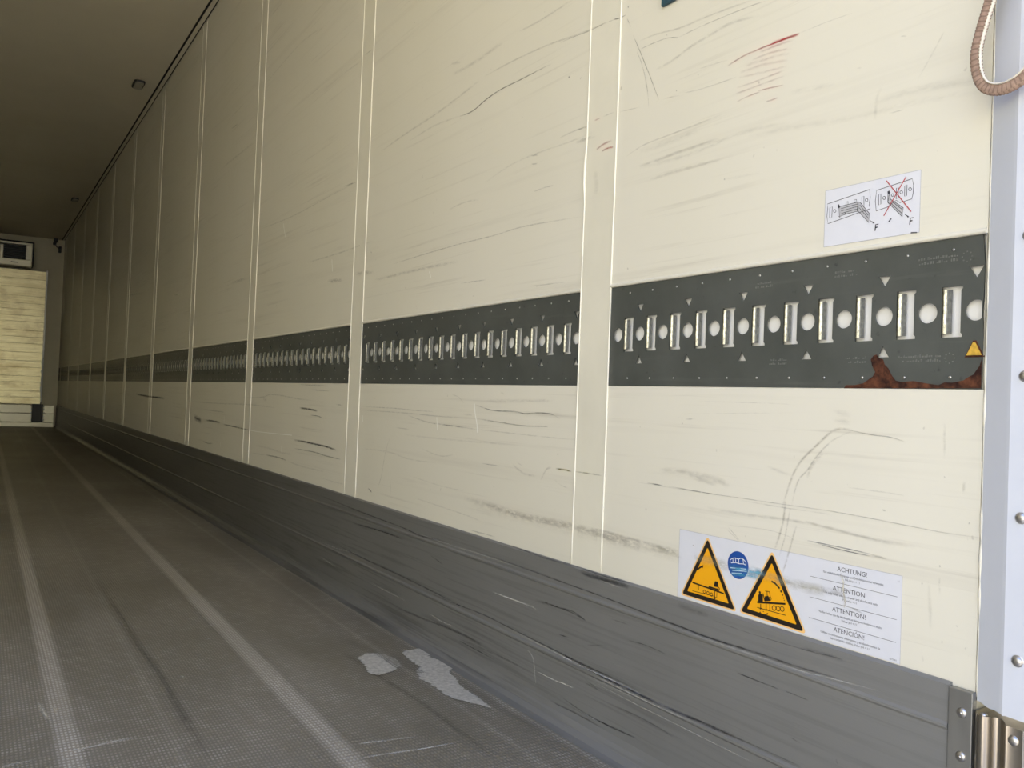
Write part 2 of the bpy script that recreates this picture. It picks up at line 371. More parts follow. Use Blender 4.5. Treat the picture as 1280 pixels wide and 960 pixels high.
# ------------------------------------------------------------------ measured marks (millimetres on the wall, kick plate or floor)
WALL_DATA = [["k",0.9,2.9,[[1861,1322.2],[1795.8,1318.2],[1739.1,1327.9],[1671.4,1333.3],[1582.2,1330.8],[1466.2,1328.8]]],["g",0.4,5.1,[[1596.3,1442.9],[1506.9,1437.6],[1398.8,1438.4]]],["g",0.3,9.7,[[1913.6,1442.2],[1790.6,1437.5],[1666.4,1443.1]]],["g",0.3,8,[[1920.9,1471.5],[1867.8,1462.2]]],["g",0.4,4.2,[[1743.6,1386.6],[1623.4,1384.1],[1480.2,1373.5],[1373.6,1358.9],[1277.4,1348.7]]],["g",0.4,6.3,[[2347.7,1345.6],[2191.8,1356.8],[2007,1363.2],[1876.1,1373.9],[1771.9,1384.3]]],["g",0.3,5.3,[[2150.2,1329.8],[2004.5,1334.7],[1856.4,1323.2]]],["g",0.7,4.9,[[2511.1,1686.8],[2451.3,1686]]],["g",0.25,6.3,[[2691,1685.1],[2534.9,1680.2]]],["g",0.22,7.7,[[3669.2,1927.3],[3191,1948.8],[2922.2,1923]]],["k",0.4,7.5,[[4192.2,1876.9],[4069.6,1871.6]]],["g",0.35,11.2,[[4309.9,1720.1],[4026.9,1715.8],[3774.5,1712]]],["g",0.35,5.5,[[3617.5,1303.6],[3172.9,1288.2],[2785,1291.3],[2542,1291.6]]],["k",0.6,4.1,[[2646.4,1298.4],[2542.1,1292.6]]],["g",0.45,5.3,[[2974.8,1087.8],[2675.4,1082.4],[2376.5,1083.5]]],["g",0.6,13,[[2763.8,996.9],[2624.5,993]]],["g",0.5,14.3,[[2521.8,996.8],[2366.6,989.5]]],["g",0.4,8.8,[[2363.8,962.2],[2115.5,962.2],[1841.8,958.5]]],["g",0.6,2.9,[[2227.3,995.8],[2045,998.7],[1845.2,999.8],[1672.9,997.2],[1546.9,998.6],[1340.8,986.5]]],["g",0.3,4.9,[[1900.4,1094.7],[1822.9,1100],[1749.2,1094]]],["g",0.25,4.3,[[1723.8,1128.4],[1631.5,1144.3],[1533.7,1149.6],[1380.5,1145.5],[1312,1146.7]]],["g",0.5,2.7,[[1516.4,1068.1],[1471.1,1069.1],[1438.2,1067.1]]],["g",0.35,3.9,[[1366.5,1163.3],[1327.2,1162.3]]],["g",0.3,6.2,[[1365.2,1141.9],[1301.9,1135.5]]],["k",0.4,3.4,[[1527.7,1148.2],[1500.9,1144.8]]],["k",0.4,3.4,[[1526.4,1129.8],[1503.1,1126.7]]],["k",0.5,2.8,[[1821.8,901],[1699.2,898.3]]],["k",0.4,2.4,[[1514.1,864.9],[1383.1,861.7]]],["g",0.5,14.1,[[4058.4,1116.5],[3798.9,1118.1]]],["g",0.5,4.9,[[1401.3,1281.2],[1395,1279.3]]],["g",0.5,7.2,[[2400.6,1052.2],[2386.5,1048.6]]],["w",0.6,7.8,[[3290.3,1277.9],[3255.5,1219.9]]],["w",0.6,6.7,[[2729.6,1069.1],[2719,1027.6]]],["w",0.6,5.2,[[1996.3,949.3],[1986.2,932.5]]],["g",0.6,2,[[1435.8,1362.7],[1380.1,1358.1],[1327.2,1351.7],[1283.4,1349.8],[1241.2,1343.4]]],["k",0.8,1.9,[[1259.1,1347.6],[1241.2,1343.4],[1223.9,1343.9]]],["k",0.6,1.6,[[1220.6,1336.7],[1208.1,1315.4]]],["k",0.75,1.6,[[1201.5,1298.3],[1180.1,1261.6],[1150.3,1206.9],[1124.2,1157.2]]],["k",0.5,1.6,[[1188.5,1263.3],[1173.3,1235.7],[1157.4,1191],[1149.9,1149.4]]],["k",0.5,1.4,[[1132.8,1154.3],[1124.2,1157.2]]],["k",0.6,1.7,[[1177.6,1264.4],[1142.7,1263.6],[1106.5,1260.1],[1078.7,1251.6]]],["g",0.6,1.8,[[1078.7,1251.6],[1028.9,1251.9],[971,1249.2],[916.9,1245.7],[889.2,1242.3]]],["g",0.4,3.3,[[1181.1,1280.2],[1138.2,1277.4],[1077.1,1267.2],[1020.3,1263.9],[962.9,1259.1],[917.3,1254.6]]],["g",0.35,5.2,[[1134.8,1212.8],[1094.2,1215.9],[1046.3,1225.9],[1000.8,1230.4],[957.5,1233],[900.2,1224.8]]],["r",1,3.1,[[925.8,1171.4],[894,1171.8],[867.2,1171],[823.4,1170.2]]],["r",0.55,3.1,[[963,1165.8],[942.2,1169.7],[917.8,1172.8]]],["r",0.8,4.2,[[874.8,1173],[852.3,1171.3],[825.1,1168.8]]],["r",0.35,3.6,[[897.7,1166.2],[863.3,1166],[835.6,1164.1]]],["r",0.3,3.6,[[913.2,1159.5],[874.3,1158.5],[837,1152.8]]],["r",0.25,4.9,[[925.1,1153.9],[885.5,1152.1],[840.4,1146.5]]],["r",0.22,4.9,[[937,1146.6],[892.9,1145.3],[843.6,1137.1]]],["r",0.25,3.7,[[940.9,1139.8],[896.4,1134.1],[845.1,1128.7]]],["r",0.3,3.1,[[942.3,1124.4],[895.9,1123.2],[848.6,1123.8]]],["r",0.3,3,[[943.9,1115.4],[895.6,1115.4],[850.1,1115.3]]],["r",0.6,2.2,[[899.2,1107.2],[875.9,1105],[850.3,1102]]],["r",0.5,2.2,[[941.3,1102],[918.9,1104.5],[895.1,1104.5]]],["r",0.4,2.4,[[882.7,1085.7],[871.3,1085.5],[860,1085.9]]],["b",0.3,2.1,[[1025.6,1180.5],[993.9,1178.8],[963.4,1175.6]]],["b",0.35,2.2,[[1111.2,1154.6],[1071.3,1150.2]]],["b",0.45,1.8,[[1061.7,1150.9],[1028.5,1146.4],[979.2,1143.3],[945.1,1142.7]]],["r",0.9,3.9,[[1280,1101.5],[1263.1,1103.3],[1245.2,1101.8]]],["r",0.5,4.6,[[1297,1108.1],[1278.9,1113.5],[1248.9,1115.9]]],["r",0.5,3.1,[[1306.7,1166.8],[1288.2,1167.8]]],["g",0.5,2.7,[[1280.2,1167.6],[1246,1168]]],["g",0.4,2,[[1231.2,1164],[1174.6,1157.9]]],["g",0.35,3.2,[[1422.9,1161.8],[1381.5,1163.9],[1325.5,1161.8]]],["g",0.3,6.2,[[1366.5,1138.1],[1324,1137.9]]],["b",0.4,2.7,[[1209,1074.9],[1159.9,1085.5],[1087.8,1087.5],[1025.8,1088.9],[972.4,1089.7]]],["b",0.2,9.6,[[1170.1,1075.2],[1087.2,1075.3],[1020.7,1077.6]]],["g",0.35,5.5,[[1168.8,1049.6],[1126.3,1049.4],[1076.2,1052.1],[1019.5,1052.5],[975.1,1053.3]]],["g",0.25,6.8,[[1140.4,1018.7],[1064.9,1020.6],[973.5,1017.5]]],["k",0.7,2.7,[[1219.4,1356.8],[1215.9,1355.1]]],["k",0.5,2.5,[[1110.9,1266.9],[1107.7,1265.4]]],["k",0.5,2.4,[[1029.8,1172.8],[1027.8,1170.2]]],["k",0.5,2.2,[[1081.1,1160.6],[1078.6,1159.2]]],["k",0.5,2.6,[[1400.5,1281.1],[1397,1279.6]]],["g",0.5,2.5,[[1294.7,1333.3],[1291.6,1332.2]]],["k",0.5,1.9,[[884.5,1016.7],[882.5,1016.3]]],["k",0.6,2,[[963.4,984.2],[960.4,984.3]]],["g",0.25,13.8,[[1300.8,1066.3],[1293.1,1041.5],[1294.6,1014.8]]],["b",0.35,1.7,[[822.5,1169.9],[778.7,1169.6],[735,1167.2]]],["g",0.25,2.5,[[635.3,1047.3],[616.2,1075.4],[603.3,1095.4]]],["b",0.4,2.2,[[727.6,1087.6],[718.3,1086.7]]],["b",0.4,2.1,[[662,1109.3],[653.5,1107.2]]],["g",0.2,9.9,[[698.4,1032.3],[655.4,1034],[607.1,1029.4],[555,1021.2]]],["g",0.18,8,[[838,1086.5],[795.6,1080.8],[760.5,1076.8]]],["g",0.4,2.1,[[675.9,1012.3],[654.7,1012.4]]],["g",0.15,8.7,[[916.1,1039],[846.9,1035.6],[734.6,1021.8],[646.6,1018],[551.1,1007.5]]],["g",0.2,7.4,[[1168.6,1046],[1054,1042],[922.7,1050],[836.3,1041.8]]],["g",0.15,4.9,[[963.4,983.3],[889.9,980]]],["b",0.2,5.3,[[695.4,1009.5],[694.1,1037.1],[688,1051.3]]],["k",0.75,29.3,[[4721.3,467.5],[4638.8,460.7],[4550.6,456.4]]],["w",0.7,8.5,[[4740.9,473.5],[4728.2,427.3]]],["k",0.9,9.4,[[4439.9,462.8],[4306.9,464.4],[4155.5,462.9]]],["k",0.8,5.9,[[4094.3,457.2],[3911,455.2],[3761.9,453.3],[3641.9,452.8]]],["w",0.5,4.9,[[3622.4,451.6],[3456,453.4],[3070.8,461.9]]],["g",0.5,6.2,[[4491.6,514.2],[4277.7,514.4],[4081,514.6]]],["g",0.4,6.1,[[4794.1,549.1],[4234.1,552],[3659.4,560],[3301,557.6]]],["g",0.4,5.5,[[3826.1,586.4],[3478,595.1],[3375.1,606.8],[3243.5,606.3],[3119.6,601.2],[3003.4,596.4],[2855.6,594.9]]],["k",0.85,7.3,[[2996.3,564.1],[2903.7,563.2],[2806.7,560]]],["k",0.75,3.3,[[2881.2,542],[2810.7,542.4],[2754.5,537.2]]],["k",0.95,7,[[3046.8,445.4],[2928.6,446.7],[2823.7,445.5],[2737,444.7],[2677.4,442.5],[2614.3,440.3]]],["k",0.7,3.5,[[3035.6,416.1],[2924.7,417],[2820.2,417.9],[2721.1,413.8],[2628,412.7],[2572.4,413]]],["k",0.7,4.9,[[3390.1,366],[3273.1,368.5],[3209.1,368.6],[3124,365.4]]],["g",0.5,3.8,[[3607.3,358.8],[3390,365.6]]],["k",0.6,6,[[4487.1,352.3],[4377,349.7],[4285.9,355.4]]],["g",0.5,4.8,[[2873,630.2],[2700.1,630.3]]],["g",0.6,3.8,[[2637.2,585.9],[2570.6,584.7]]],["g",0.6,4,[[3024.5,648.3],[2725.8,646.7]]],["g",0.25,7.6,[[3556.1,393.7],[3343.3,395.1],[3180.9,389.6],[3061.4,393.7]]],["g",0.3,5.6,[[3101.3,363],[2916.9,358.2],[2714.7,361.2]]],["w",0.9,4.5,[[3193.9,414.8],[3189,391.4]]],["w",0.6,7.5,[[4131.8,374],[4122.7,351]]],["w",0.5,7.5,[[4082.5,497],[4076.7,465]]],["k",0.3,12.8,[[3458.9,586.8],[3406.4,586.8]]],["k",0.95,14,[[6687.1,562.2],[6124.5,554],[5573.2,553.2]]],["g",0.6,11.7,[[5453,1179.6],[5252.1,1168.8]]],["g",0.5,17.2,[[7309.4,1330.3],[6544.9,1294.9]]],["g",0.55,3.2,[[2418.5,584],[2189.2,586.2],[2081.3,584.5],[1936.8,584.3]]],["g",0.5,2.9,[[2410.5,573.6],[2113.5,575.4],[1935.9,573.6],[1797.3,573.9]]],["g",0.6,3.2,[[2090.8,569.1],[1963.9,555.5],[1858.3,553.5],[1711.1,549.9]]],["k",0.4,2.9,[[1886.2,553.1],[1795.5,551.7]]],["g",0.35,2.5,[[1711.1,549.9],[1573.3,549.1],[1450.9,548.3],[1335.7,548.6]]],["k",0.75,2.6,[[1727.9,607.3],[1690.9,601.3],[1651.3,596.5],[1613.4,595.7],[1555.3,596.7],[1513.5,593.2],[1467.1,596.6],[1416.2,595.7],[1385.1,587]]],["k",0.6,2.4,[[1713,574.3],[1619,570.9],[1525.3,567.3],[1445.9,569.5],[1426.9,569.6]]],["w",1,5.6,[[1732.2,609.6],[1726.2,586],[1716.1,561.9],[1712.2,542.6]]],["w",0.7,5,[[1921,570.6],[1913.3,537.8]]],["w",0.7,6,[[2408.8,558.9],[2403.9,538.5]]],["g",0.4,3,[[2166.3,532.4],[2076.4,532.9]]],["g",0.3,2.9,[[1846.5,629.4],[1810.2,623.5],[1782.8,609.3]]],["g",0.35,5.6,[[1784.9,582],[1738.4,583.6]]],["g",0.4,4.1,[[2204.4,501],[2229.9,454.9],[2248.2,393.6],[2269.3,356.5]]],["k",0.4,2.5,[[2184.3,382.6],[2182.7,342.8]]],["k",0.9,4.2,[[2341.5,345.2],[2328,342],[2314.5,337.4]]],["g",0.45,2.3,[[1685,472.9],[1611.8,473.9]]],["b",0.35,5.1,[[1554.2,481.9],[1511.5,466.9],[1464.7,465.8]]],["b",0.35,4.9,[[1444.9,458.7],[1427.4,481.8],[1409.2,488.7]]],["o",0.9,3.8,[[1393.7,486.6],[1366.8,487.6],[1338.7,486.3]]],["g",0.4,2.5,[[1537,487.1],[1512.5,481.7]]],["g",0.3,3.2,[[1998.1,485.6],[1927.4,477.1],[1879.5,475.4],[1825.1,482.5]]],["g",0.25,6.8,[[1676.4,617.8],[1508.6,621.2],[1411.8,623.2]]],["g",0.25,4.3,[[2397.9,458.3],[2218.7,463.1],[2068.9,452.7],[1915.8,455.9]]],["g",0.2,4.7,[[2107.9,516.1],[1921.2,517.4],[1725.2,520.6],[1536.2,524.7]]],["g",0.25,3.2,[[2043.2,408.3],[1891.9,401],[1766,401.8]]],["g",0.25,5.3,[[1616.5,637.4],[1601.4,634.8]]],["g",0.25,3.2,[[1395.3,463.6],[1370.7,455.7],[1341.2,452]]],["b",0.4,14,[[1765.9,384.6],[1622.2,382],[1518.8,376.4],[1339.3,381.1],[1237.7,379.7],[1132.7,376.2]]],["b",0.2,24.9,[[1734.6,370.8],[1518.7,373.8],[1338.8,373.9],[1132.4,371.9]]],["g",0.4,2.3,[[1684.5,473.2],[1607.6,474.1]]],["o",0.7,2.6,[[1325.5,487.1],[1297.5,487.7],[1243.9,487.5]]],["g",0.3,3.8,[[2027.6,354],[1781.2,347.1],[1685.7,342.5]]],["g",0.25,4.8,[[2755,335.7],[2424.1,337.7]]],["b",0.3,19.1,[[1269.2,377.5],[1178,377.4],[1095.2,374.7],[1026.9,373.4]]],["b",0.3,5.5,[[1269.7,386.3],[1178.4,384.6],[1095.6,382.6],[1042,381.1]]],["b",0.6,3.9,[[827.2,480.5],[812.3,524.8],[797,550.5],[771.5,574.3],[746.8,595],[732.1,598.7],[715.2,597.9]]],["b",0.45,2.8,[[810.8,487.1],[801.3,521.4],[785.9,538.3],[770.9,559.1],[746.3,582.3],[717.5,596.5]]],["k",0.6,1.4,[[719.9,597.7],[684.7,593.3],[662.2,592.1],[640.5,587.9]]],["b",0.35,5.6,[[785.4,527.4],[778.2,545.5],[760.8,564.2]]],["b",0.5,4,[[822,490.2],[826.2,455.9],[838.8,417.9]]],["b",0.4,2.9,[[813.4,482.3],[820.1,443.4],[830,410.4]]],["b",0.5,3.4,[[801.6,459.5],[813.6,417.7],[823.4,384.7]]],["k",0.45,1.3,[[1149.8,485.2],[1062.1,484.7],[969.1,484.8],[879.7,485.5],[821.8,485.7],[747.9,486.4],[681,484.9],[637.1,483.2],[584.3,481.4],[543,482.2]]],["k",0.8,1.8,[[1118.6,486.2],[1079.1,486.6]]],["k",0.6,1.5,[[1063.7,486.1],[955.7,485.3]]],["g",0.4,1.7,[[904.1,481.7],[821.6,481.2],[747.7,482.1]]],["g",0.4,5,[[974.8,461.8],[903.2,461.4],[832.2,464.1],[777.8,465.1],[727.2,461.8],[671.1,458.2],[621.7,458.4]]],["n",0.95,1.4,[[782.1,440.5],[736.2,440.3],[684,439.2]]],["n",0.9,1.4,[[763.9,439.1],[726.3,436.9],[683.9,436.3]]],["g",0.5,3.1,[[684,437.9],[659.4,437.1]]],["g",0.3,10.1,[[1090.4,510.9],[1026.5,514.1],[956.7,508.2],[930.2,501.2]]],["g",0.3,7.5,[[1018.9,507.2],[956.4,500.9]]],["g",0.25,5.7,[[858.1,536.4],[812.5,529.2]]],["g",0.3,2.1,[[719.6,521.3],[682.3,521.2],[638.3,520.2]]],["g",0.5,1.3,[[930.7,438.5],[904.5,421]]],["g",0.35,1.5,[[934,440.4],[854.3,445],[809,440.7]]],["g",0.25,3.9,[[589,614.4],[586.9,569.3]]],["b",0.3,3.8,[[563.2,545.4],[562.8,530.7]]],["g",0.3,1.8,[[1003.5,630.1],[898.1,630.9],[816.4,630.1]]],["g",0.2,1.7,[[1053.2,608.1],[816,618.4]]],["g",0.22,8.6,[[747.7,620.6],[718.3,619.5]]],["g",0.2,8.6,[[747.4,609.9],[717.9,609]]],["k",0.6,2.6,[[1039.2,594.1],[1036.2,592.7]]],["k",0.5,2.5,[[1144.2,582.5],[1140.9,582.1]]],["k",0.5,2,[[1030.7,600.1],[1009.2,602]]],["g",0.5,2.3,[[809.7,557.1],[808.5,552.7]]],["k",0.6,1.9,[[587.5,548.9],[585.5,546.9]]],["g",0.6,2.6,[[668,497.9],[662.7,497.4]]],["g",0.5,2.3,[[555.9,497.8],[554.4,496.2]]],["k",0.6,1.9,[[589.9,442.2],[588.7,439.2]]],["g",0.5,3.3,[[585,351.7],[582.8,350.5]]],["k",0.5,2.1,[[568.1,374.7],[564.9,373.9]]],["g",0.4,2.9,[[612.4,416],[610.1,414.6]]],["g",0.35,2.9,[[590,427],[588,406.7]]],["g",0.2,4.8,[[603.5,419.1],[597.6,362.8]]],["g",0.3,2.9,[[609.1,328.4],[606.1,321.3]]],["k",0.4,1.9,[[565.4,370.3],[564.3,369.5]]],["g",0.35,2.3,[[556.5,351.5],[554.9,350.2]]]]
ST_DATA = [["o2",0.35,12,[[1102.4,380.3],[1060.2,380.2],[1032.2,377.9]]],["o2",0.45,15,[[1000.5,378.3],[954.1,380.8],[922.9,376.7]]],["o2",0.5,14.8,[[889.1,381.1],[852.5,378],[813.9,376.4],[766.8,376.5],[749.5,377.8]]],["c",0.8,10.8,[[925.1,377.6],[889,378.8],[852.6,381.1]]],["c",0.6,7.2,[[922.5,367.7],[884.6,371.8],[864.2,372.6]]],["w2",1,3.4,[[726.4,406.7],[721.6,394.9],[721.2,383.7],[718.2,370.2],[718.8,361.6]]],["g",0.5,9.7,[[756.3,376.4],[739.4,378.5],[719.5,381.2]]],["g",0.6,2.6,[[709.2,363.8],[688.4,360.2]]],["w",0.9,2,[[986.9,392.5],[978.6,394.6]]],["w",0.8,2.6,[[1003.9,398.2],[999,397.3]]],["g",0.5,1.8,[[929.8,433.2],[905.5,420.8]]]]
KICK_DATA = [["k",0.8,2.4,[[1418.5,218.6],[1349.1,219.2],[1308.1,219],[1268.5,214.2]]],["w",0.7,2.7,[[1603.2,197.3],[1520.9,198.8],[1430.7,199.2]]],["w",0.6,2.5,[[1904.1,81.3],[1842.9,77.2],[1766.6,80.7]]],["k",0.8,2.9,[[1745.9,53.7],[1669.4,53.7],[1587.1,54]]],["w",0.5,2.6,[[1461.5,109.2],[1437.5,97.9],[1423.1,46.6]]],["w",0.7,2.4,[[1417.9,75.7],[1365.3,76.3],[1299.5,81.6]]],["k",0.6,2.3,[[1354.2,167],[1325.3,169.5]]],["w",0.4,2.8,[[1754.5,83.6],[1749.7,55.6]]],["w",0.6,1.9,[[1289.3,44.9],[1213.3,42.6]]],["k",0.6,2.5,[[1228.1,44.4],[1170.8,46],[1117.1,49.7]]],["k",0.6,2.9,[[1261.6,100.1],[1224,100]]],["k",0.7,2.9,[[1915.5,131.7],[1796,133],[1642.4,138.9],[1526.4,136.8],[1395.1,134.4],[1271.2,132.1],[1189.8,132.7],[1108.7,133.2]]],["w",0.6,1.8,[[1526.2,134.2],[1394.9,130.9],[1271,128.9],[1108.5,129.9]]],["k",0.5,5.6,[[2103.2,52],[1923.2,61.2],[1741.4,72.3],[1637.1,70.7]]],["k",0.4,5.2,[[1740.2,58.1],[1582.7,66],[1426.4,68.3]]],["w",0.4,1.7,[[1262.5,116],[1174.9,117.3],[1107.9,118.6]]],["k",0.5,3,[[1388.2,30.1],[1296.7,35.5],[1212.9,36]]],["k",0.8,2.3,[[1349.2,220.1],[1308.3,222.2],[1268.5,215.1]]],["k",0.35,2.8,[[1195.6,234.7],[1140.6,236.9]]],["k",0.75,2,[[1145.8,209.5],[1100.1,212.8],[1050.4,211.5]]],["k",0.85,2,[[895.5,225.5],[859.3,225.1],[818,225]]],["k",0.7,1.7,[[804.8,225.5],[787.6,225.7],[766.6,225.4]]],["k",0.5,2.3,[[1345.8,167.6],[1313.2,171.1]]],["k",0.7,10.2,[[1289.3,301],[1221.1,300.4],[1149.5,302.3]]],["k",0.8,2.9,[[1285.8,308.3],[1214.2,307.2],[1149.9,308.8]]],["w",0.5,1.7,[[1235.5,296.1],[1153.9,296.1]]],["k",0.3,10.2,[[1025.1,297.3],[990.8,297],[957,298.2]]],["k",0.5,1.4,[[952.4,292.2],[890.9,290],[816.3,290.9],[765,292.3],[711.6,296.1]]],["k",0.3,5.4,[[781.7,294],[744.7,294.4],[709.6,294.7]]],["k",0.9,2.4,[[1641.7,274.1],[1352.4,270.5],[1226.6,269.2],[1065.3,265.5],[951.1,263.5],[851.6,265.4],[780.6,265.7],[724.1,268.6]]],["w",0.5,1.3,[[1065.1,261.4],[950.9,260.1],[851.4,261.8],[780.5,262.3],[716.3,266.6],[657.7,270.9]]],["k",0.9,3.4,[[1343.6,133.4],[1225.6,127.7],[1134.6,127.4],[1058.2,126.9],[966.3,129.1],[893.8,131.3]]],["w",0.6,2,[[1225.4,123.2],[1134.3,122.3],[1057.9,122],[966.1,124.5]]],["k",0.6,2.3,[[966.3,128.3],[864.7,130.6],[775.5,132]]],["w",0.5,1.6,[[1239.4,109.9],[1146.9,107.2],[1039.1,106.6],[943.8,106],[863.7,105.6]]],["k",0.5,3.6,[[1265.8,106.7],[1224.1,100.9]]],["k",0.5,2.7,[[1187.1,85.6],[1099.8,88.2],[1026.2,84.7]]],["k",0.6,2.4,[[1338.4,51.6],[1243,44.8],[1117.2,50.5]]],["w",0.6,2,[[1340,77.5],[1299.5,80.2]]],["k",0.4,2.3,[[1262,170.3],[1207.1,184.7]]],["w",0.4,1.7,[[1194.8,158.9],[1163.3,158]]],["k",0.6,2.2,[[793.7,164.8],[774.6,163]]],["k",0.6,3.2,[[720.2,162.2],[716.2,157.8]]],["k",0.8,3.4,[[2721.5,281.2],[2373.9,272.9],[2092.3,269.4],[1970.3,264.8],[1833.4,270.8]]],["w",0.45,2,[[2076.4,268.4],[1833.1,267.8],[1663.7,269.8],[1496.6,269.9]]],["k",0.8,4.5,[[2428.7,231.8],[2205.5,239],[2073.6,238.9]]],["w",0.5,3.3,[[2703.3,135.3],[2564.9,133.7],[2360.4,149.3]]],["w",0.6,4,[[2696.7,83],[2558.1,75.9]]],["k",0.7,3.8,[[2522.7,144.6],[2284.3,141],[2048.6,140.6],[1722.5,135.3]]],["k",0.6,3.9,[[1909.9,224.1],[1841.6,214.7]]],["w",0.5,2.5,[[2277.9,81.3],[2043,82.6]]],["w",0.5,2,[[1603.1,195.2],[1435.5,202.7]]],["w",0.4,2.1,[[1858,251.5],[1781.4,258.3]]],["k",0.5,4.7,[[1436.4,215.2],[1349.2,219.7]]],["k",0.6,3.5,[[1713.4,316],[1601.7,318.9]]],["k",0.6,4,[[1538.9,310],[1406.5,306.7],[1305.6,307.9]]]]
RUST_DATA = [[[731.1,653.9],[728.4,658.1],[714.9,658.2],[701.7,660.8],[694.5,665.7],[688.2,669.8],[684.7,675.5],[689.6,683.8],[692,692],[688.2,696.8],[683.7,698.4],[679,693.4],[673.5,691.6],[671.5,685.1],[666,680.2],[660.4,670.5],[655,664.1],[646.3,662.5],[631,663.8],[612.8,660.7],[598.2,658.8],[590.4,662.3],[581.1,661.9],[567.4,664.5],[561.5,668.6],[555.6,671.5],[552.8,675.9],[548.6,681.7],[545.1,688.3],[541.8,690.1],[540.3,655.5]]]
D1_DATA = {"fill":[[[747.8,903],[717.1,904.3],[716.7,891.9],[737.7,891],[745.8,889.1]],[[717.8,905.4],[713.4,902.1],[699.9,886],[700.1,873.8],[718.1,892.8]],[[671.5,908.1],[669.3,899.2],[651.1,885.1],[652,873.8],[673.1,895.6]]],"dark":[[[695.6,875.1],[691.7,872.4],[692.7,870.5]],[[646.9,875.3],[642.9,872.7],[644.2,871]],[[749.8,904.6],[747.5,906.8],[745.2,902.6],[747,900.3]],[[674.3,909.9],[671.7,911.2],[669.8,907.8],[672.2,906.4]],[[737.7,892.3],[735.6,893.2],[736.2,890.7],[738.4,890.1]]],"loops":[[[766.3,910.1],[700.6,917.9],[699.2,907.1],[700.6,897.3],[698.6,892],[764.5,882.3],[766.4,893.1],[765.6,903.5]],[[762.2,904.2],[758,904.8],[758.4,890.5],[762,889.8]],[[751.9,897.9],[752.1,896.9],[752.8,896.2],[753.9,896.1],[754.9,896.6],[755.7,897.5],[756,898.6],[755.8,899.6],[755,900.2],[754,900.3],[753,899.9],[752.2,899]],[[736.1,907.4],[733.2,907.9],[733,903.6],[735.9,903.5]],[[723.7,908],[720.1,908.3],[720.7,904.6],[723.6,904.4]],[[711.9,910],[708.8,910.7],[708.3,896.2],[711.5,899.2]],[[702.6,904.2],[702.8,903.2],[703.5,902.5],[704.5,902.4],[705.6,902.9],[706.3,903.8],[706.7,904.9],[706.4,905.9],[705.7,906.6],[704.7,906.7],[703.6,906.2],[702.9,905.3]],[[690.1,914.7],[640,920.1],[637.8,911.3],[638.1,901.9],[639.8,894.4],[655.9,892.5],[661.2,896.5],[674.3,889.7],[689.8,887.4],[691.5,900.7]],[[686.8,908.5],[683.7,909.2],[683.3,895.5],[686.4,894.6]],[[676.8,902.4],[677,901.4],[677.7,900.7],[678.7,900.6],[679.7,901.1],[680.4,902],[680.7,903.1],[680.5,904.1],[679.8,904.7],[678.8,904.8],[677.8,904.4],[677.1,903.5]],[[661.5,912.3],[658.4,912.2],[658.7,898.5],[661.5,898]],[[665.1,903.9],[665.3,903],[665.9,902.4],[666.7,902.4],[667.6,902.8],[668.2,903.5],[668.5,904.5],[668.3,905.4],[667.7,905.9],[666.8,906],[666,905.6],[665.3,904.8]],[[652.7,905.2],[652.9,904.2],[653.6,903.6],[654.5,903.5],[655.5,904],[656.2,904.8],[656.5,905.9],[656.3,906.9],[655.6,907.5],[654.6,907.6],[653.7,907.2],[653,906.3]],[[650,913.1],[646.8,913.7],[647,899.9],[649.8,899.5]],[[640.5,906.9],[640.8,905.8],[641.5,905.2],[642.4,905.1],[643.4,905.6],[644.2,906.5],[644.5,907.6],[644.2,908.6],[643.5,909.3],[642.6,909.4],[641.6,908.9],[640.8,908]],[[747.8,903],[717.1,904.3],[716.7,891.9],[737.7,891],[745.8,889.1]],[[717.8,905.4],[713.4,902.1],[699.9,886],[700.1,873.8],[718.1,892.8]],[[671.5,908.1],[669.3,899.2],[651.1,885.1],[652,873.8],[673.1,895.6]]],"lines":[[[699.2,877.1],[693.5,872.2]],[[649.5,877],[644.2,872.5]],[[748.6,905.7],[748.4,890.2],[744.7,888]],[[673.3,909.7],[673.2,896.2],[671.1,894]],[[743.9,899.8],[717.7,901.6]],[[743.8,896.5],[717.6,898.4]],[[743,893.1],[717.5,895.2]],[[714.8,899.8],[701.5,883.7]],[[715.4,896.1],[700.7,879.2]],[[667.8,896.5],[652.3,882.9]],[[669.1,894.3],[652.8,878.1]]],"bold":[[[690.6,861.3],[689.9,869.4],[685.8,869.3]],[[690.2,865.5],[687.1,865.8]],[[641.5,861.7],[641,870.2],[636.9,870]],[[641.2,866.4],[638,866.6]]],"red":[[[675.8,924.6],[639.9,878.1]],[[648.2,924.4],[678.3,879.1]]],"grey":[[[671.2,870.2],[667.4,874.2]],[[639.7,851.4],[631.5,850.4]]]}
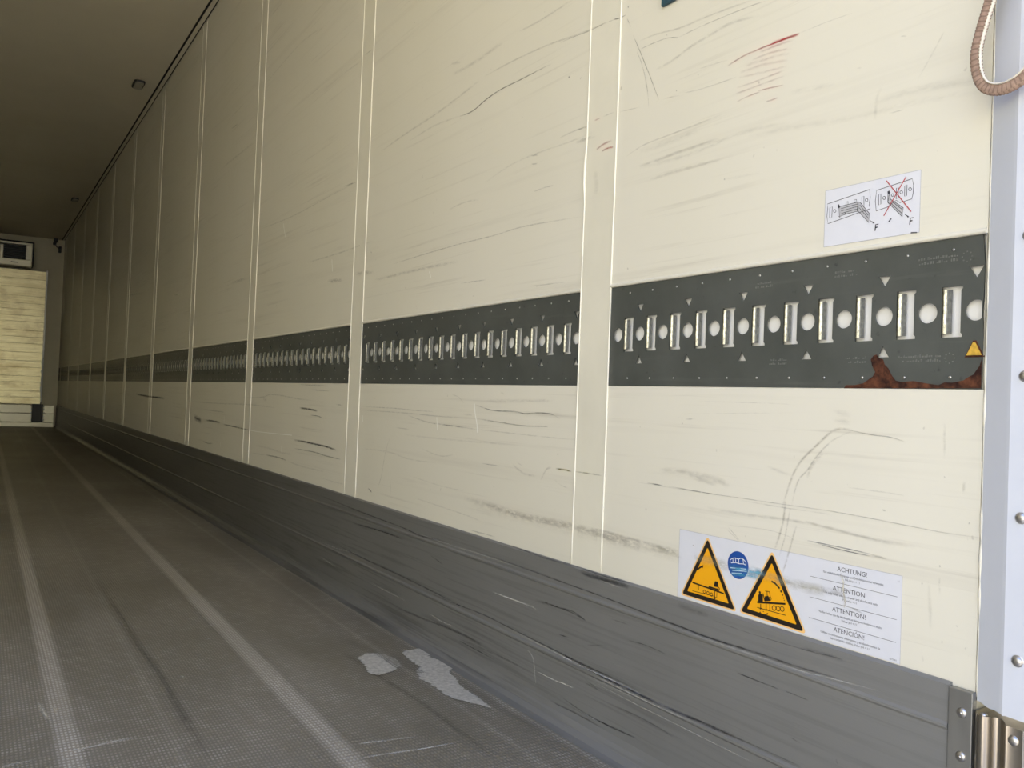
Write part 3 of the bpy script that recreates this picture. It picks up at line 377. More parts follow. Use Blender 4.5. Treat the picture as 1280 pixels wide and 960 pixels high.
D2_DATA = {"lines":[[2.2,[[1001.4,338.6],[933.1,334.9]]],[0.7,[[1000.8,325.1],[952.3,326.7]]],[0.7,[[987,336.9],[986.6,329.2]]],[1.2,[[952.2,334.9],[951.7,323]]],[0.9,[[947.8,334.9],[947.8,324.9]]],[2.2,[[965.4,339.1],[943,338.2]]],[2.4,[[991.5,360.6],[985.7,365.4],[979.5,368.9]]],[2.4,[[841.9,372.3],[835,370.3],[826.8,364.8]]],[2.4,[[867.2,336.3],[815.6,345.2]]],[0.9,[[866.9,328.7],[814.5,329.2]]],[1.2,[[860.5,335.2],[860.3,328.4]]],[1.2,[[850.4,337.5],[850,328.4]]],[0.9,[[843.8,338.9],[843.3,328.6]]],[1,[[862.2,322.5],[857.7,320.5],[853.4,320.6],[847,323.5]]],[1.4,[[856.8,351.4],[853.1,341.1]]],[1,[[852.7,355.7],[845.1,356.4],[842.6,347.6]]],[0.9,[[849.4,355.5],[848.4,342.2]]]],"dots":[[1.2,[995.7,356.6]],[1,[997.5,351]],[0.8,[998.6,345.7]],[1.6,[824.1,361.2]],[1.2,[821.4,356.7]],[1,[819.4,352.7]],[0.8,[817.8,349.7]],[2,[862.8,351.5]],[0.8,[855.1,325.2]]],"polys":[[[955,341.6],[952.4,350.3],[946,350.6],[944.6,342.2]],[[865.5,347.5],[862.7,350.2],[856.8,349.4],[856.3,339.6],[865.1,337.7]],[[853.4,347.9],[847,350.1],[842.4,343.5],[853.1,340.6]],[[954.7,324.9],[948.6,326.2],[951.6,321.2]],[[983.3,368.2],[978.3,370.4],[979.3,365.3]],[[863.1,328.7],[857.5,329.9],[860.2,326.8]],[[852.7,329.3],[847.3,330.5],[850,327]],[[862.2,322.9],[860.1,324.2],[859.9,320.8]],[[849.2,324.2],[846,325.2],[847.6,322]]],"rings":[[2.6,[974.3,329.3]],[2.6,[966.7,328.5]],[2.6,[959.1,328]],[1.8,[944.3,340.1]],[3.4,[835.7,334.8]],[3.4,[828.3,335.7]],[3.4,[821.1,336.8]],[2.2,[843.6,346.6]]],"book":[[0.7,[[922.8,384.2],[923,388.8],[917.7,392.2],[912.4,393.5],[906.7,392.4],[902.1,395],[896.8,394.2],[891.6,390.9],[891.4,386.9]]],[0.7,[[912.4,393.5],[911.6,386.2]]],[0.7,[[906.2,392.5],[905.3,386.5]]],[0.7,[[897.5,394.4],[896,386.9]]],[0.7,[[917.7,392.2],[917,385.6]]],[0.7,[[920.9,384.5],[911.6,386.6],[905.2,386.1],[896,387.3],[891.4,386.4]]],[0.7,[[921.8,376.9],[890.5,380.6]]],[0.7,[[918.1,373.7],[889.2,377.4]]],[0.7,[[919.1,369.4],[899.3,372.3]]]]}
PATCHES_DATA = [[[-203.2,1883.5],[-172,1905.7],[-138.7,1885.8],[-126.3,1841.2],[-134.4,1788.9],[-170.9,1756.7],[-211.2,1747.3],[-221.9,1771.3],[-209,1824.1]],[[-89.7,1885.3],[-66.2,1885.6],[-29.4,1891.6],[-25.7,1844.4],[-50.1,1822.7],[-36.5,1784.3],[-5.2,1780.3],[-18.9,1724.3],[-59.2,1703.7],[-64.5,1658.5],[-82.1,1603.4],[-79.8,1542.4],[-87.5,1458.4],[-99.6,1487.5],[-122.2,1530.3],[-136.2,1569.8],[-131.6,1636.1],[-137.8,1684.3],[-122.9,1733.9],[-99.5,1762.4],[-100.2,1814.1]]]
FLO_DATA = [["w",0.7,7,[[-830.7,1607.6],[-797.4,1610.7],[-762.6,1618.8],[-724.3,1618.6]]],["w",0.5,7,[[-931.3,1588.3],[-913.1,1592.6],[-882.3,1595.4]]],["w2",0.8,9,[[-860.5,1877.9],[-856.2,1824.9],[-850.5,1773.8]]],["w2",0.7,9,[[-838.9,1841.5],[-834.6,1814.3]]],["w",0.9,10,[[-844,2412.8],[-831.8,2411.6]]],["w",1,9,[[-814,2431.9],[-809.8,2430]]],["w",1,8,[[-764.3,1830.8],[-761,1829.2]]],["w",0.8,9,[[-691.7,1967.6],[-688.9,1966.3]]],["w",0.7,12,[[-589.6,1926.8],[-586.7,1909.7]]],["w",0.7,10,[[-526.6,2063.1],[-522.8,2053.9]]],["w",0.7,12,[[-477.5,2189.9],[-474.8,2172]]],["w",0.6,14,[[-362.9,3171.3],[-353.5,3126.2]]],["w",0.6,8,[[-588.4,2043.2],[-585.1,2036.4]]],["w",0.6,8,[[-786.4,2149.9],[-784,2147.1]]],["w",0.5,12,[[-615.9,2721.7],[-610.4,2719.3]]],["w",0.6,9,[[-504.8,2561.1],[-502,2557.2]]],["w",0.7,9,[[-499.5,1868],[-495.8,1864.7]]],["w",0.5,9,[[-532.1,1923.5],[-528.7,1918.6]]],["k",0.35,22,[[-639.2,2958.8],[-632.5,2491.5],[-635.4,2185.4],[-627.7,2001.7],[-630.5,1792.2],[-632.1,1641.7],[-634.9,1473.7]]],["w",0.8,6,[[-405.2,1360.9],[-365,1357.6],[-302.1,1349.2],[-234.2,1345.4]]],["w",0.7,6,[[-391,1418.5],[-350.4,1412.8],[-281.8,1401]]],["k",0.3,18,[[-217,1944.2],[-209.6,1737.1],[-198.8,1559.8],[-201.2,1386.6],[-200.3,1262.1]]]]
# ------------------------------------------------------------------ lashing rails
def flat_mesh(loops, thick, y_sign=-1):
    """2-D filled outline with holes (first loop outer), lying in the wall plane, thickness towards +X"""
    cu = bpy.data.curves.new('outline', 'CURVE'); cu.dimensions = '2D'; cu.fill_mode = 'BOTH'; cu.extrude = thick / 2
    for L in loops:
        s = cu.splines.new('POLY'); s.points.add(len(L) - 1); s.use_cyclic_u = True
        for q, p in zip(s.points, L): q.co = (p[0], p[1], 0, 1)
    ob = bpy.data.objects.new('outline', cu); COL.objects.link(ob)
    dg = bpy.context.evaluated_depsgraph_get(); me = bpy.data.meshes.new_from_object(ob.evaluated_get(dg))
    bpy.data.objects.remove(ob); bpy.data.curves.remove(cu)
    bm = bmesh.new(); bm.from_mesh(me); bpy.data.meshes.remove(me)
    for v in bm.verts: v.co = Vector((v.co.z + thick / 2, v.co.x, v.co.y))
    bmesh.ops.recalc_face_normals(bm, faces=bm.faces)
    return bm
RX = .0008                           # front face of the rail, just inside the wall skin
SLOT = .060
def rail_plate(length, first, nslot, ragged=False):
    """local Y along the trailer from the rail's near end, local Z from its lower edge"""
    h = ZT - ZB; g = .0007; zc = .7478 - ZB
    out = [(g, g), (length - g, g), (length - g, h - g), (g, h - g)]
    if ragged:
        out = [(g, g), (length - g, g), (length - g, h - g), (.0045, h - g), (.003, .165), (.0015, .15), (.002, .11), (.0022, .105), (.0026, .098), (.0026, .085), (.002, .077), (.0012, .07), (g, .05), (g, .03)]
    loops = [out]; bars = []
    for k in range(nslot + 1):
        y = first + SLOT * k; r = .0126
        L = [(y + r * math.cos(a), zc + r * math.sin(a)) for a in [i * 2 * math.pi / 28 for i in range(28)]]
        if ragged and k == 0: L = [(max(p[0], .0036), p[1]) for p in L]
        if y + r < length - .002: loops.append(L)
        if k % 2 == 0 and y + .01 < length:
            tx = max(y, .0105) if ragged else y
            loops.append([(tx - .0088, .8002 - ZB), (tx, .7855 - ZB), (tx + .0092, .8000 - ZB)])
            if not (ragged and k == 0): loops.append([(y - .0088, .6945 - ZB), (y + .0088, .6945 - ZB), (y + .0005, .7092 - ZB)])
    for k in range(nslot):
        y = first + SLOT * k + .0158                      # near edge of the slot
        if y + .03 > length: break
        z0, z1, n = .7166 - ZB, .7783 - ZB, .0042
        loops.append([(y, z0), (y + .0262, z0), (y + .0262, z1), (y, z1), (y, z1 - n + .001), (y + .0022, z1 - n - .001), (y + .0022, z0 + n + .001), (y, z0 + n - .001)])
        bars.append(y)
    bm = flat_mesh(loops, .0026)
    for k in range(nslot + 1):
        y = first + SLOT * k + .029
        if y + .004 > length: continue
        for z in (.6682, .8226): dome(bm, (0, y, z - ZB), (-1, 0, 0), .0019, .0012, 1, 8)
    # embossed stamp marks
    rnd = random.Random(5)
    if ragged:
        for (yc, zc_, wd) in ((.059, .155, .05), (.19, .152, .035), (.33, .15, .03), (.080, .034, .055), (.17, .034, .03), (.3, .034, .03)):
            for row in (0, .0055):
                y = yc - wd / 2
                while y < yc + wd / 2:
                    l = rnd.uniform(.0012, .0028)
                    if rnd.random() < .8: box(bm, (-.0003, y, zc_ + row), (.0003, y + l, zc_ + row + rnd.uniform(.0012, .0036)), 2)
                    y += l + .0012
            for a in range(0, 360, 45):
                if wd > .045: box(bm, (-.0003, yc - wd / 2 - .012 + .006 * math.cos(math.radians(a)), zc_ + .003 + .006 * math.sin(math.radians(a))), (.0003, yc - wd / 2 - .0105 + .006 * math.cos(math.radians(a)), zc_ + .0045 + .006 * math.sin(math.radians(a))), 2)
    return bm, bars
def bar_mesh():
    """rolled flange filling the far half of a slot: a rounded fold with a flat tail"""
    bm = bmesh.new(); z0, z1 = .7212 - ZB, .7745 - ZB
    prof = [(.0012, .0262)]
    for i in range(9):
        a = math.pi * i / 8; prof.append((.0010 - .0030 * math.sin(a), .0225 - .0042 * math.cos(math.pi - a) * -1))
    prof = [(.0032, .0268)] + [(.0012 - .0030 * math.sin(math.pi * i / 8), .0264 - .0074 * i / 8) for i in range(9)] + [(.0016, .0150), (.0032, .0146), (.0036, .0190)]
    prism(bm, prof, z0, z1, 'z')
    for f in bm.faces: f.material_index = 1 if f.calc_center_median().y < .0200 else 0  # near half in darker grey: shadow side of the fold painted in
    return bm
ORD = ['second', 'third', 'fourth', 'fifth', 'sixth', 'seventh', 'eighth', 'ninth', 'tenth', 'eleventh']
_b = bmesh.new(); me_plate = None; me_bar = None
for i, (a, b) in enumerate(RAILS):
    L = b - a
    root = empty('lashing_rail', (RX, a, ZB))
    if i == 0:
        tag(root, 'dark grey lashing rail beside the rear post, rusty lower edge and a yellow triangle', 'lashing rail', 'slotted lashing rails along the right wall')
    elif i == 11:
        tag(root, 'short dark lashing rail end piece in the far corner against the front wall', 'lashing rail', 'slotted lashing rails along the right wall')
    else:
        tag(root, 'dark grey slotted lashing rail, %s along the wall counted from the rear post' % ORD[i - 1], 'lashing rail', 'slotted lashing rails along the right wall')
    if i == 0: bm, bars = rail_plate(L, .5552 - a, 11, True); o = finish('plate', bm, ['rail', 'rivet', 'worn'], recalc=False)
    elif i == 1: bm, bars = rail_plate(L, (L - 1.08) / 2, 18); o = finish('plate', bm, ['rail', 'rivet'], recalc=False); me_plate = o.data
    elif i == 11: bm, bars = rail_plate(L, .0143, 5); o = finish('plate', bm, ['rail', 'rivet'], recalc=False)
    else:
        o = bpy.data.objects.new('plate', me_plate); COL.objects.link(o)
    o.parent = root
    if i == 1: bars_full = bars
    if 1 < i < 11: bars = bars_full
    for y in bars:
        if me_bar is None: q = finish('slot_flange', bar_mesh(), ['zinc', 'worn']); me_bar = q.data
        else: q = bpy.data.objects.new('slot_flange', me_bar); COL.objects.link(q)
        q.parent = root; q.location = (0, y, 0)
    if i == 0:
        bm = bmesh.new()
        P = RUST_DATA[0]
        vs = [bm.verts.new((-.0006, max(y / 1000 - a, .0012 + .00002 * j), z / 1000 - ZB)) for j, (y, z) in enumerate(P)]
        f = bm.faces.new(vs); tri(bm)
        q = finish('rust_stain', bm, 'rust'); q.parent = root; q['label'] = 'brown rust creeping up from the lower edge'
        bm = bmesh.new(); yc, zc = .5552 - a, .7015 - ZB
        for s, x, mi in ((1.3, -.0009, 1), (1, -.0022, 0)):
            A = [bm.verts.new((x, yc + s * p, zc + s * r)) for p, r in ((-.0088, -.0072), (.0088, -.0072), (.0013, .0078), (-.0013, .0078))]
            B = [bm.verts.new((.002, yc + s * p * 1.05, zc + s * r * 1.05)) for p, r in ((-.0088, -.0072), (.0088, -.0072), (.0013, .0078), (-.0013, .0078))]
            bm.faces.new(A).material_index = mi
            for k in range(4): bm.faces.new((A[k], A[(k + 1) % 4], B[(k + 1) % 4], B[k])).material_index = mi
        q = finish('marker_triangle', bm, ['yellow', 'rust']); q.parent = root; q['label'] = 'yellow painted triangle'

# ------------------------------------------------------------------ rear post: plastic cover, stainless foot profile, strap
def jag(y): return .296 + .0022 * math.sin(y * 310) + .0016 * math.sin(y * 771 + 1)
post = tag(empty('post_cover', (-.018, .45, .29)), 'white plastic cover of the rear door post with a chamfered edge and a ragged foot', 'post cover')
prof = [(.004, .5402), (-.002, .5396), (-.0165, .507), (-.0180, .503), (-.0180, .36), (.06, .36), (.06, .5402)]
fine = []
for (p, q) in zip(prof[:5], prof[1:5]):
    n = 10
    fine += [(p[0] + (q[0] - p[0]) * k / n, p[1] + (q[1] - p[1]) * k / n) for k in range(n)]
fine += prof[4:]
bm = bmesh.new(); prism(bm, fine, .2, H - .01, 'z')
for v in bm.verts:
    if v.co.z < .3: v.co.z = jag(v.co.y)
finish('cover_sheet', bm, 'post', post, recalc=True)
for z in [.357 + .1557 * k for k in range(15)]:
    bm = bmesh.new(); dome(bm, (-.0180, .4885, z), (-1, 0, 0), .0058, .0035); dome(bm, (-.0178, .4885, z), (-1, 0, 0), .0068, .0008)
    finish('rivet', bm, 'rivet', post)
# torn sealant line between wall and cover
bm = bmesh.new(); pts = []; rr = []
for i in range(160):
    z = .30 + i * (H - .31) / 159
    pts.append((-.0005, (.5400 + .0012 * noise.noise((z * 14, 3, 0))), z)); rr.append(.0014 + .0022 * abs(noise.noise((z * 23, 9, 0))))
tube(bm, pts, rr, 8)
finish('sealant_bead', bm, 'bead', post)['label'] = 'uneven cream sealant bead'

foot = tag(empty('corner_profile', (-.02, .48, 0)), 'stainless steel corner profile at the foot of the rear post', 'corner profile')
prof = [(.006, .5385), (-.004, .5385), (-.010, .5365), (-.0145, .5338), (-.0175, .5303), (-.0185, .5265), (-.0176, .5232), (-.015, .5203), (-.011, .5176), (-.008, .5152), (-.0066, .512), (-.0072, .5085), (-.010, .5055), (-.0145, .5020), (-.0190, .4985), (-.0225, .4968), (-.0232, .4955), (-.0225, .4945), (-.0225, .4785), (.06, .4785), (.06, .5385)]
bm = bmesh.new(); prism(bm, prof, -.15, .2855, 'z')
smooth_angle(finish('profile', bm, 'steel', foot))
for z in (.272, .116, -.04):
    bm = bmesh.new(); dome(bm, (-.0225, .4880, z), (-1, 0, 0), .0058, .0035); finish('rivet', bm, 'rivet', foot)
bm = bmesh.new(); dome(bm, (-.0115, .5265, .2853), (0, 0, 1), .004, .0025); finish('bolt', bm, 'rivet', foot)
fr = bmesh.new(); box(fr, (-.006, .40, -.3), (.06, .4775, .30), 0, .003)
tag(finish('frame_column', fr, 'post'), 'pale grey outer frame column beside the stainless corner profile', 'frame column')

bm = bmesh.new(); box(bm, (-.0098, .5405, .0012), (-.0005, .5692, .3045), 0, .001)
strip = tag(empty('end_strip', (-.006, .561, .001)), 'dull aluminium end strip riveted over the kick plate end', 'end strip')
finish('strip', bm, 'alu_strip', strip)
for z in (.2785, .2285, .1785, .1285, .0785):
    bm = bmesh.new(); dome(bm, (-.0098, .5525, z), (-1, 0, 0), .0062, .0028); dome(bm, (-.0105, .5525, z), (-1, 0, 0), .0026, .0030); finish('rivet', bm, 'rivet', strip)

# hanging webbing loop
loop = tag(empty('strap_loop', (-.035, .515, 1.0)), 'brown woven strap loop with a pale stitched edge hanging by the rear post', 'strap')
LP = [(.4915, 1.300), (.506, 1.205), (.5195, 1.125), (.5300, 1.092), (.5400, 1.058), (.5432, 1.037), (.5408, 1.015), (.533, .9985), (.5195, .9905), (.504, .9900), (.488, .9970), (.474, 1.015), (.467, 1.06), (.470, 1.14), (.480, 1.22), (.4905, 1.300)]
P = catmull(LP, 10)
def band(bm, P, x, off, hw, th, mi, ribs=0, two=False):
    """a flat band whose width lies in the loop's plane; off shifts it towards the loop's inside"""
    rings = []; n = len(P)
    for i in range(n):
        a, b = P[max(i - 1, 0)], P[min(i + 1, n - 1)]; dy, dz = b[0] - a[0], b[1] - a[1]; L = math.hypot(dy, dz)
        ny, nz = dz / L, -dy / L                              # outward in the loop plane (left arm runs down: outward = +Y side)
        cy, cz = P[i][0] - ny * off * -1, P[i][1] - nz * off * -1
        k = 1 + ribs * (1 if i % 2 else -1)
        ring = []
        for ang in range(0, 360, 30):
            c_, s_ = math.cos(math.radians(ang)), math.sin(math.radians(ang))
            u = hw * math.copysign(abs(c_) ** .6, c_) * k; v = th * math.copysign(abs(s_) ** .6, s_) * k
            ring.append(bm.verts.new((x + v, cy + ny * u, cz + nz * u)))
        rings.append(ring)
    for j, (A, B) in enumerate(zip(rings, rings[1:])):
        for k in range(12): f = bm.faces.new((A[k], A[(k + 1) % 12], B[(k + 1) % 12], B[k])); f.material_index = (2 if ribs and mi == 0 and (j + k // 2) % 3 == 0 else mi) if two else mi; f.smooth = True
    bm.faces.new(rings[0]); bm.faces.new(rings[-1])
PF = []
for a, b in zip(P, P[1:]):
    n = max(1, int(math.hypot(b[0] - a[0], b[1] - a[1]) / .0016)); PF += [(a[0] + (b[0] - a[0]) * k / n, a[1] + (b[1] - a[1]) * k / n) for k in range(n)]
PF.append(P[-1])
bm = bmesh.new(); band(bm, PF, -.034, 0, .0062, .0040, 0, .06, True); finish('webbing', bm, ['webbing', 'webbing', 'webbing_dark'], loop)
bm = bmesh.new(); band(bm, PF, -.0365, .0060, .0009, .0026, 0, .35); finish('stitched_edge', bm, 'thread', loop)['label'] = 'pale stitched edge of the strap'
bm = bmesh.new(); tube(bm, [(-.0182, .4915, 1.318), (-.030, .4915, 1.318), (-.038, .4915, 1.312), (-.040, .4915, 1.302), (-.036, .4915, 1.294), (-.030, .4915, 1.292)], .0035, 8); finish('hook', bm, 'steel', loop)

# ------------------------------------------------------------------ stickers on the wall
def wemb(x): return lambda q: (x, q[0], q[1])
def add_poly(bm, P, x, mi):
    f = bm.faces.new([bm.verts.new((x, p[0], p[1])) for p in P]); f.material_index = mi
def add_line(bm, P, w_, x, mi, closed=False):
    rows = ribbon(P, w_, wemb(x), closed); V = [[bm.verts.new(r[0]), bm.verts.new(r[2])] for r in rows]
    pairs = list(zip(V, V[1:])) + ([(V[-1], V[0])] if closed else [])
    for A, B in pairs: f = bm.faces.new((A[0], A[1], B[1], B[0])); f.material_index = mi
def sheet(bm, y0, y1, z0, z1, x, mi=0): box(bm, (x, min(y0, y1), z0), (.0, max(y0, y1), z1), mi)
def face_in(bm):
    for f in bm.faces:
        f.normal_update()
        if f.normal.x > 0: f.normal_flip()
k3 = lambda L: [(p[0] / 1000, p[1] / 1000) for p in L]
s1 = tag(empty('instruction_sticker', (0, .70, .85)), 'white strap hooking instruction sticker with two line drawings above the nearest lashing rail', 'sticker')
bm = bmesh.new(); sheet(bm, .6285, .7702, .8505, .9292, -.0004); finish('film', bm, 'sticker', s1)
bm = bmesh.new(); X1 = -.0006
for L in D1_DATA['fill']: add_poly(bm, k3(L), X1, 1)
for L in D1_DATA['dark']: add_poly(bm, k3(L), X1 - .0002, 0)
for L in D1_DATA['loops']: add_line(bm, k3(L), .00075, X1 - .0001, 0, True)
for L in D1_DATA['lines']: add_line(bm, k3(L), .0007, X1 - .0002, 0)
for L in D1_DATA['bold']: add_line(bm, k3(L), .0015, X1 - .0002, 0)
for L in D1_DATA['grey']: add_line(bm, k3(L), .0014, X1 - .0002, 0)
tri(bm); face_in(bm)
finish('drawing', bm, ['ink', 'ink_grey'], s1, recalc=False)['label'] = 'two line drawings of a strap hooked in a rail, each with a letter F'
bm = bmesh.new()
for L in D1_DATA['red']: add_line(bm, k3(L), .0013, X1 - .0005, 0)
face_in(bm); finish('red_cross', bm, 'ink_red', s1, recalc=False)['label'] = 'red cross over the wrong way'
bm = bmesh.new()
for a, b in (((.6285, .8505), (.6285, .9292)), ((.7702, .8505), (.7702, .9292)), ((.6285, .9292), (.7702, .9292)), ((.6285, .8505), (.7702, .8505))): add_line(bm, [a, b], .0007, -.00045, 0)
face_in(bm); finish('edge', bm, 'ink_grey', s1, recalc=False)

s2 = tag(empty('warning_sticker', (0, .837, .31)), 'long white warning sticker with two amber triangles on the lower wall near the post', 'sticker')
bm = bmesh.new(); sheet(bm, .6375, 1.0350, .3092, .4193, -.0005); finish('film', bm, 'sticker', s2)
def rtri(apex, bl, br, s, rad):
    c = ((apex[0] + bl[0] + br[0]) / 3, (apex[1] + bl[1] + br[1]) / 3); P = [(c[0] + (q[0] - c[0]) * s, c[1] + (q[1] - c[1]) * s) for q in (apex, bl, br)]; out = []
    for i in range(3):
        p, a, b = Vector(P[i]), Vector(P[i - 1]), Vector(P[(i + 1) % 3])
        da, db = (a - p).normalized(), (b - p).normalized()
        for k in range(7):
            t = k / 6; q = p + da * rad * (1 - t) ** 2 + db * rad * t ** 2; out.append((q.x, q.y))
    return out
TR = [((.9717, .4182), (1.0285, .3132), (.9060, .3124)), ((.8430, .4172), (.9025, .3135), (.7785, .3110))]
for (ap, bl, br), nm in zip(TR, ('ramp tipping', 'load tipping')):
    bm = bmesh.new(); add_poly(bm, rtri(ap, bl, br, 1, .008), -.0007, 1); add_poly(bm, rtri(ap, bl, br, .93, .006), -.0009, 2); add_poly(bm, rtri(ap, bl, br, .735, .0025), -.0011, 0)
    cy = (ap[0] + bl[0] + br[0]) / 3; half = .055; xx = -.0013
    for w_, L in D2_DATA['lines']:
        P = k3(L)
        if abs(P[0][0] - cy) < half: add_line(bm, P, w_ * .0011, xx, 2)
    for L in D2_DATA['polys']:
        P = k3(L)
        if abs(P[0][0] - cy) < half: add_poly(bm, P, xx - .0001, 2)
    for r, q in D2_DATA['dots']:
        if abs(q[0] / 1000 - cy) < half: add_poly(bm, [(q[0] / 1000 + .001 * r * math.cos(t * math.pi / 5), q[1] / 1000 + .001 * r * math.sin(t * math.pi / 5)) for t in range(10)], xx, 2)
    for r, q in D2_DATA['rings']:
        if abs(q[0] / 1000 - cy) < half: add_line(bm, [(q[0] / 1000 + .001 * r * math.cos(t * math.pi / 8), q[1] / 1000 + .001 * r * math.sin(t * math.pi / 8)) for t in range(16)], .0011, xx, 2, True)
    tri(bm); face_in(bm)
    finish('warning_triangle', bm, ['amber', 'amber_light', 'sign_black'], s2, recalc=False)['label'] = 'amber warning triangle with a %s pictogram' % nm
bm = bmesh.new(); add_poly(bm, [(.9072 + .0208 * math.cos(t * math.pi / 20), .3835 + .0208 * math.sin(t * math.pi / 20)) for t in range(40)], -.0007, 0)
for w_, L in D2_DATA['book']: add_line(bm, k3(L), .0011, -.0009, 1)
tri(bm); face_in(bm)
finish('read_manual_sign', bm, ['blue', 'white_film'], s2, recalc=False)['label'] = 'round blue sign with a white open book'
def text_into(bm, txt, yc, z, size, x, mi, align='CENTER', squeeze=1.0):
    cu = bpy.data.curves.new('t', 'FONT'); cu.body = txt; cu.size = size; cu.align_x = align; cu.resolution_u = 2
    ob = bpy.data.objects.new('t', cu); COL.objects.link(ob); dg = bpy.context.evaluated_depsgraph_get()
    me = bpy.data.meshes.new_from_object(ob.evaluated_get(dg)); bpy.data.objects.remove(ob); bpy.data.curves.remove(cu)
    vs = [bm.verts.new((x, yc - v.co.x * squeeze, z + v.co.y)) for v in me.vertices]
    for p in me.polygons:
        try: bm.faces.new([vs[i] for i in p.vertices]).material_index = mi
        except ValueError: pass
    bpy.data.meshes.remove(me)
bm = bmesh.new(); XT = -.0007
BLK = [('ACHTUNG!', .7095, .4085, ['Nur mildalkalische Reinigungs- und Desinfektionsmittel verwenden,', 'PH-Wert < 11']),
       ('ATTENTION!', .7125, .3815, ['Use only mildly alkaline cleaner and disinfectant only,', 'PH value < 11']),
       ('ATTENTION!', .7125, .3535, ["Veuillez n'utiliser que des désinfectants et détergents modérément alcalins", 'Valeur pH < 11']),
       ('ATENCIÓN!', .7115, .3268, ['Utilizar exclusivamente detergentes y de disinfectantes de', 'bajo contenido alcalino, Valor pH < 11'])]
for hd, yc, z, rows in BLK:
    text_into(bm, hd, yc, z - .0005, .0088, XT, 0)
    for j, rtxt in enumerate(rows):
        text_into(bm, rtxt, yc - .001, z - .0068 - .0048 * j, .0042, XT, 0, squeeze=.92 if len(rtxt) < 62 else .80 if len(rtxt) < 70 else .76)
text_into(bm, '1375601', .6470, .3118, .0030, XT, 0)
text_into(bm, '11', .6425, .4105, .0035, XT, 0)
for z in (.3925, .3640, .3355): add_line(bm, [(.7755, z), (.6435, z - .0005)], .0005, XT, 0)
face_in(bm); finish('lettering', bm, 'ink', s2, recalc=False)
bm = bmesh.new()
for a, b in (((.6375, .3092), (.6375, .4193)), ((1.035, .3092), (1.035, .4193)), ((.6375, .4193), (1.035, .4193))): add_line(bm, [a, b], .0006, -.00055, 0)
face_in(bm); finish('edge', bm, 'ink_grey', s2, recalc=False)
scuffs('tape_residue', ST_DATA, lambda q, j: (-.0017 - .000004 * j, q[0], q[1]), s2)['label'] = 'smeared tape residue and torn scratch'

bm = bmesh.new(); box(bm, (-.006, 1.0800, 1.3185), (.0, 1.1210, 1.40), 0, .0015)
tag(finish('holder_tab', bm, 'teal'), 'dark teal plastic tab high on the wall above the nearest panel', 'tab')

# ------------------------------------------------------------------ scuffs, stains and some painted shading on wall, kick plate and floor
def on_wall(q, j):                     # a hair above the skin, and above the cover strips where a mark crosses one
    k = (q[0] - (Y0 - STRIP)) % PITCHY
    return ((-.0014 if q[0] > Y0 - STRIP - .004 and (k < STRIP + .004 or k > PITCHY - .004) else -.0003) - .000002 * j, q[0], q[1])
scuffs('scuff_and_shade_marks', WALL_DATA, on_wall, WALL, solid=('w',))  # the broad grey stroke on the first strip paints a dent's shade
scuffs('scratches_and_groove_shading', KICK_DATA, lambda q, j: (-.0083 - .000004 * j if not (.116 < q[1] < .129 or .25 < q[1] < .264) else -.0117, q[0], q[1]), KICK)  # long strokes along the ridges paint their dark line and highlight
scuffs('floor_scratches', FLO_DATA, lambda q, j: (q[0], q[1], .0008 + .000003 * j), FLOOR, 1.2)
bm = bmesh.new(); lay = bm.verts.layers.float_color.new('scuff')
for P in PATCHES_DATA:
    P = k3(P); cx, cy = sum(p[0] for p in P) / len(P), sum(p[1] for p in P) / len(P)
    x0, x1, y0, y1 = min(p[0] for p in P) - .02, max(p[0] for p in P) + .02, min(p[1] for p in P) - .03, max(p[1] for p in P) + .03
    def sd(x, y):
        ins = False; d = 9
        for a, b in zip(P, P[1:] + P[:1]):
            if (a[1] > y) != (b[1] > y) and x < (b[0] - a[0]) * (y - a[1]) / (b[1] - a[1]) + a[0]: ins = not ins
            ex, ey = b[0] - a[0], b[1] - a[1]; t = max(0, min(1, ((x - a[0]) * ex + (y - a[1]) * ey) / (ex * ex + ey * ey + 1e-12)))
            d = min(d, math.hypot(x - a[0] - ex * t, y - a[1] - ey * t))
        return d if ins else -d
    nx_, ny_ = int((x1 - x0) / .005) + 1, int((y1 - y0) / .008) + 1; G = []
    for i in range(nx_ + 1):
        row = []
        for j in range(ny_ + 1):
            x, y = x0 + (x1 - x0) * i / nx_, y0 + (y1 - y0) * j / ny_
            v = bm.verts.new((x, y, .0016)); v[lay] = (.5, .5, .5, max(0, min(1, .5 + sd(x, y) / .022))); row.append(v)
        G.append(row)
    for i in range(nx_):
        for j in range(ny_): bm.faces.new((G[i][j], G[i + 1][j], G[i + 1][j + 1], G[i][j + 1]))
q = finish('pale_stain', bm, 'patch', FLOOR, recalc=False); q['label'] = 'two pale stains worn into the floor'

# ------------------------------------------------------------------ ceiling lamps
for y, lab in ((6.17, 'small oval ceiling lamp nearer the open rear, by the ceiling edge'), (10.475, 'small oval ceiling lamp deep inside near the front wall')):
    t = tag(empty('ceiling_lamp', (-.152, y, H)), lab, 'ceiling lamp', 'small oval ceiling lamps')
    def oval(hx, hy): 
        out = []
        for sx, sy, a0 in ((1, 1, 0), (-1, 1, 90), (-1, -1, 180), (1, -1, 270)):
            r = hx * .7
            out += [(-.152 + sx * (hx - r) + r * math.cos(math.radians(a0 + d)), y + sy * (hy - r) + r * math.sin(math.radians(a0 + d))) for d in (0, 22, 45, 67, 90)]
        return out
    bm = bmesh.new(); prism(bm, oval(.034, .082), H - .012, H + .001, 'z'); finish('frame', bm, 'black', t)
    bm = bmesh.new(); prism(bm, oval(.026, .074), H - .018, H - .010, 'z'); finish('lens', bm, 'lens', t)

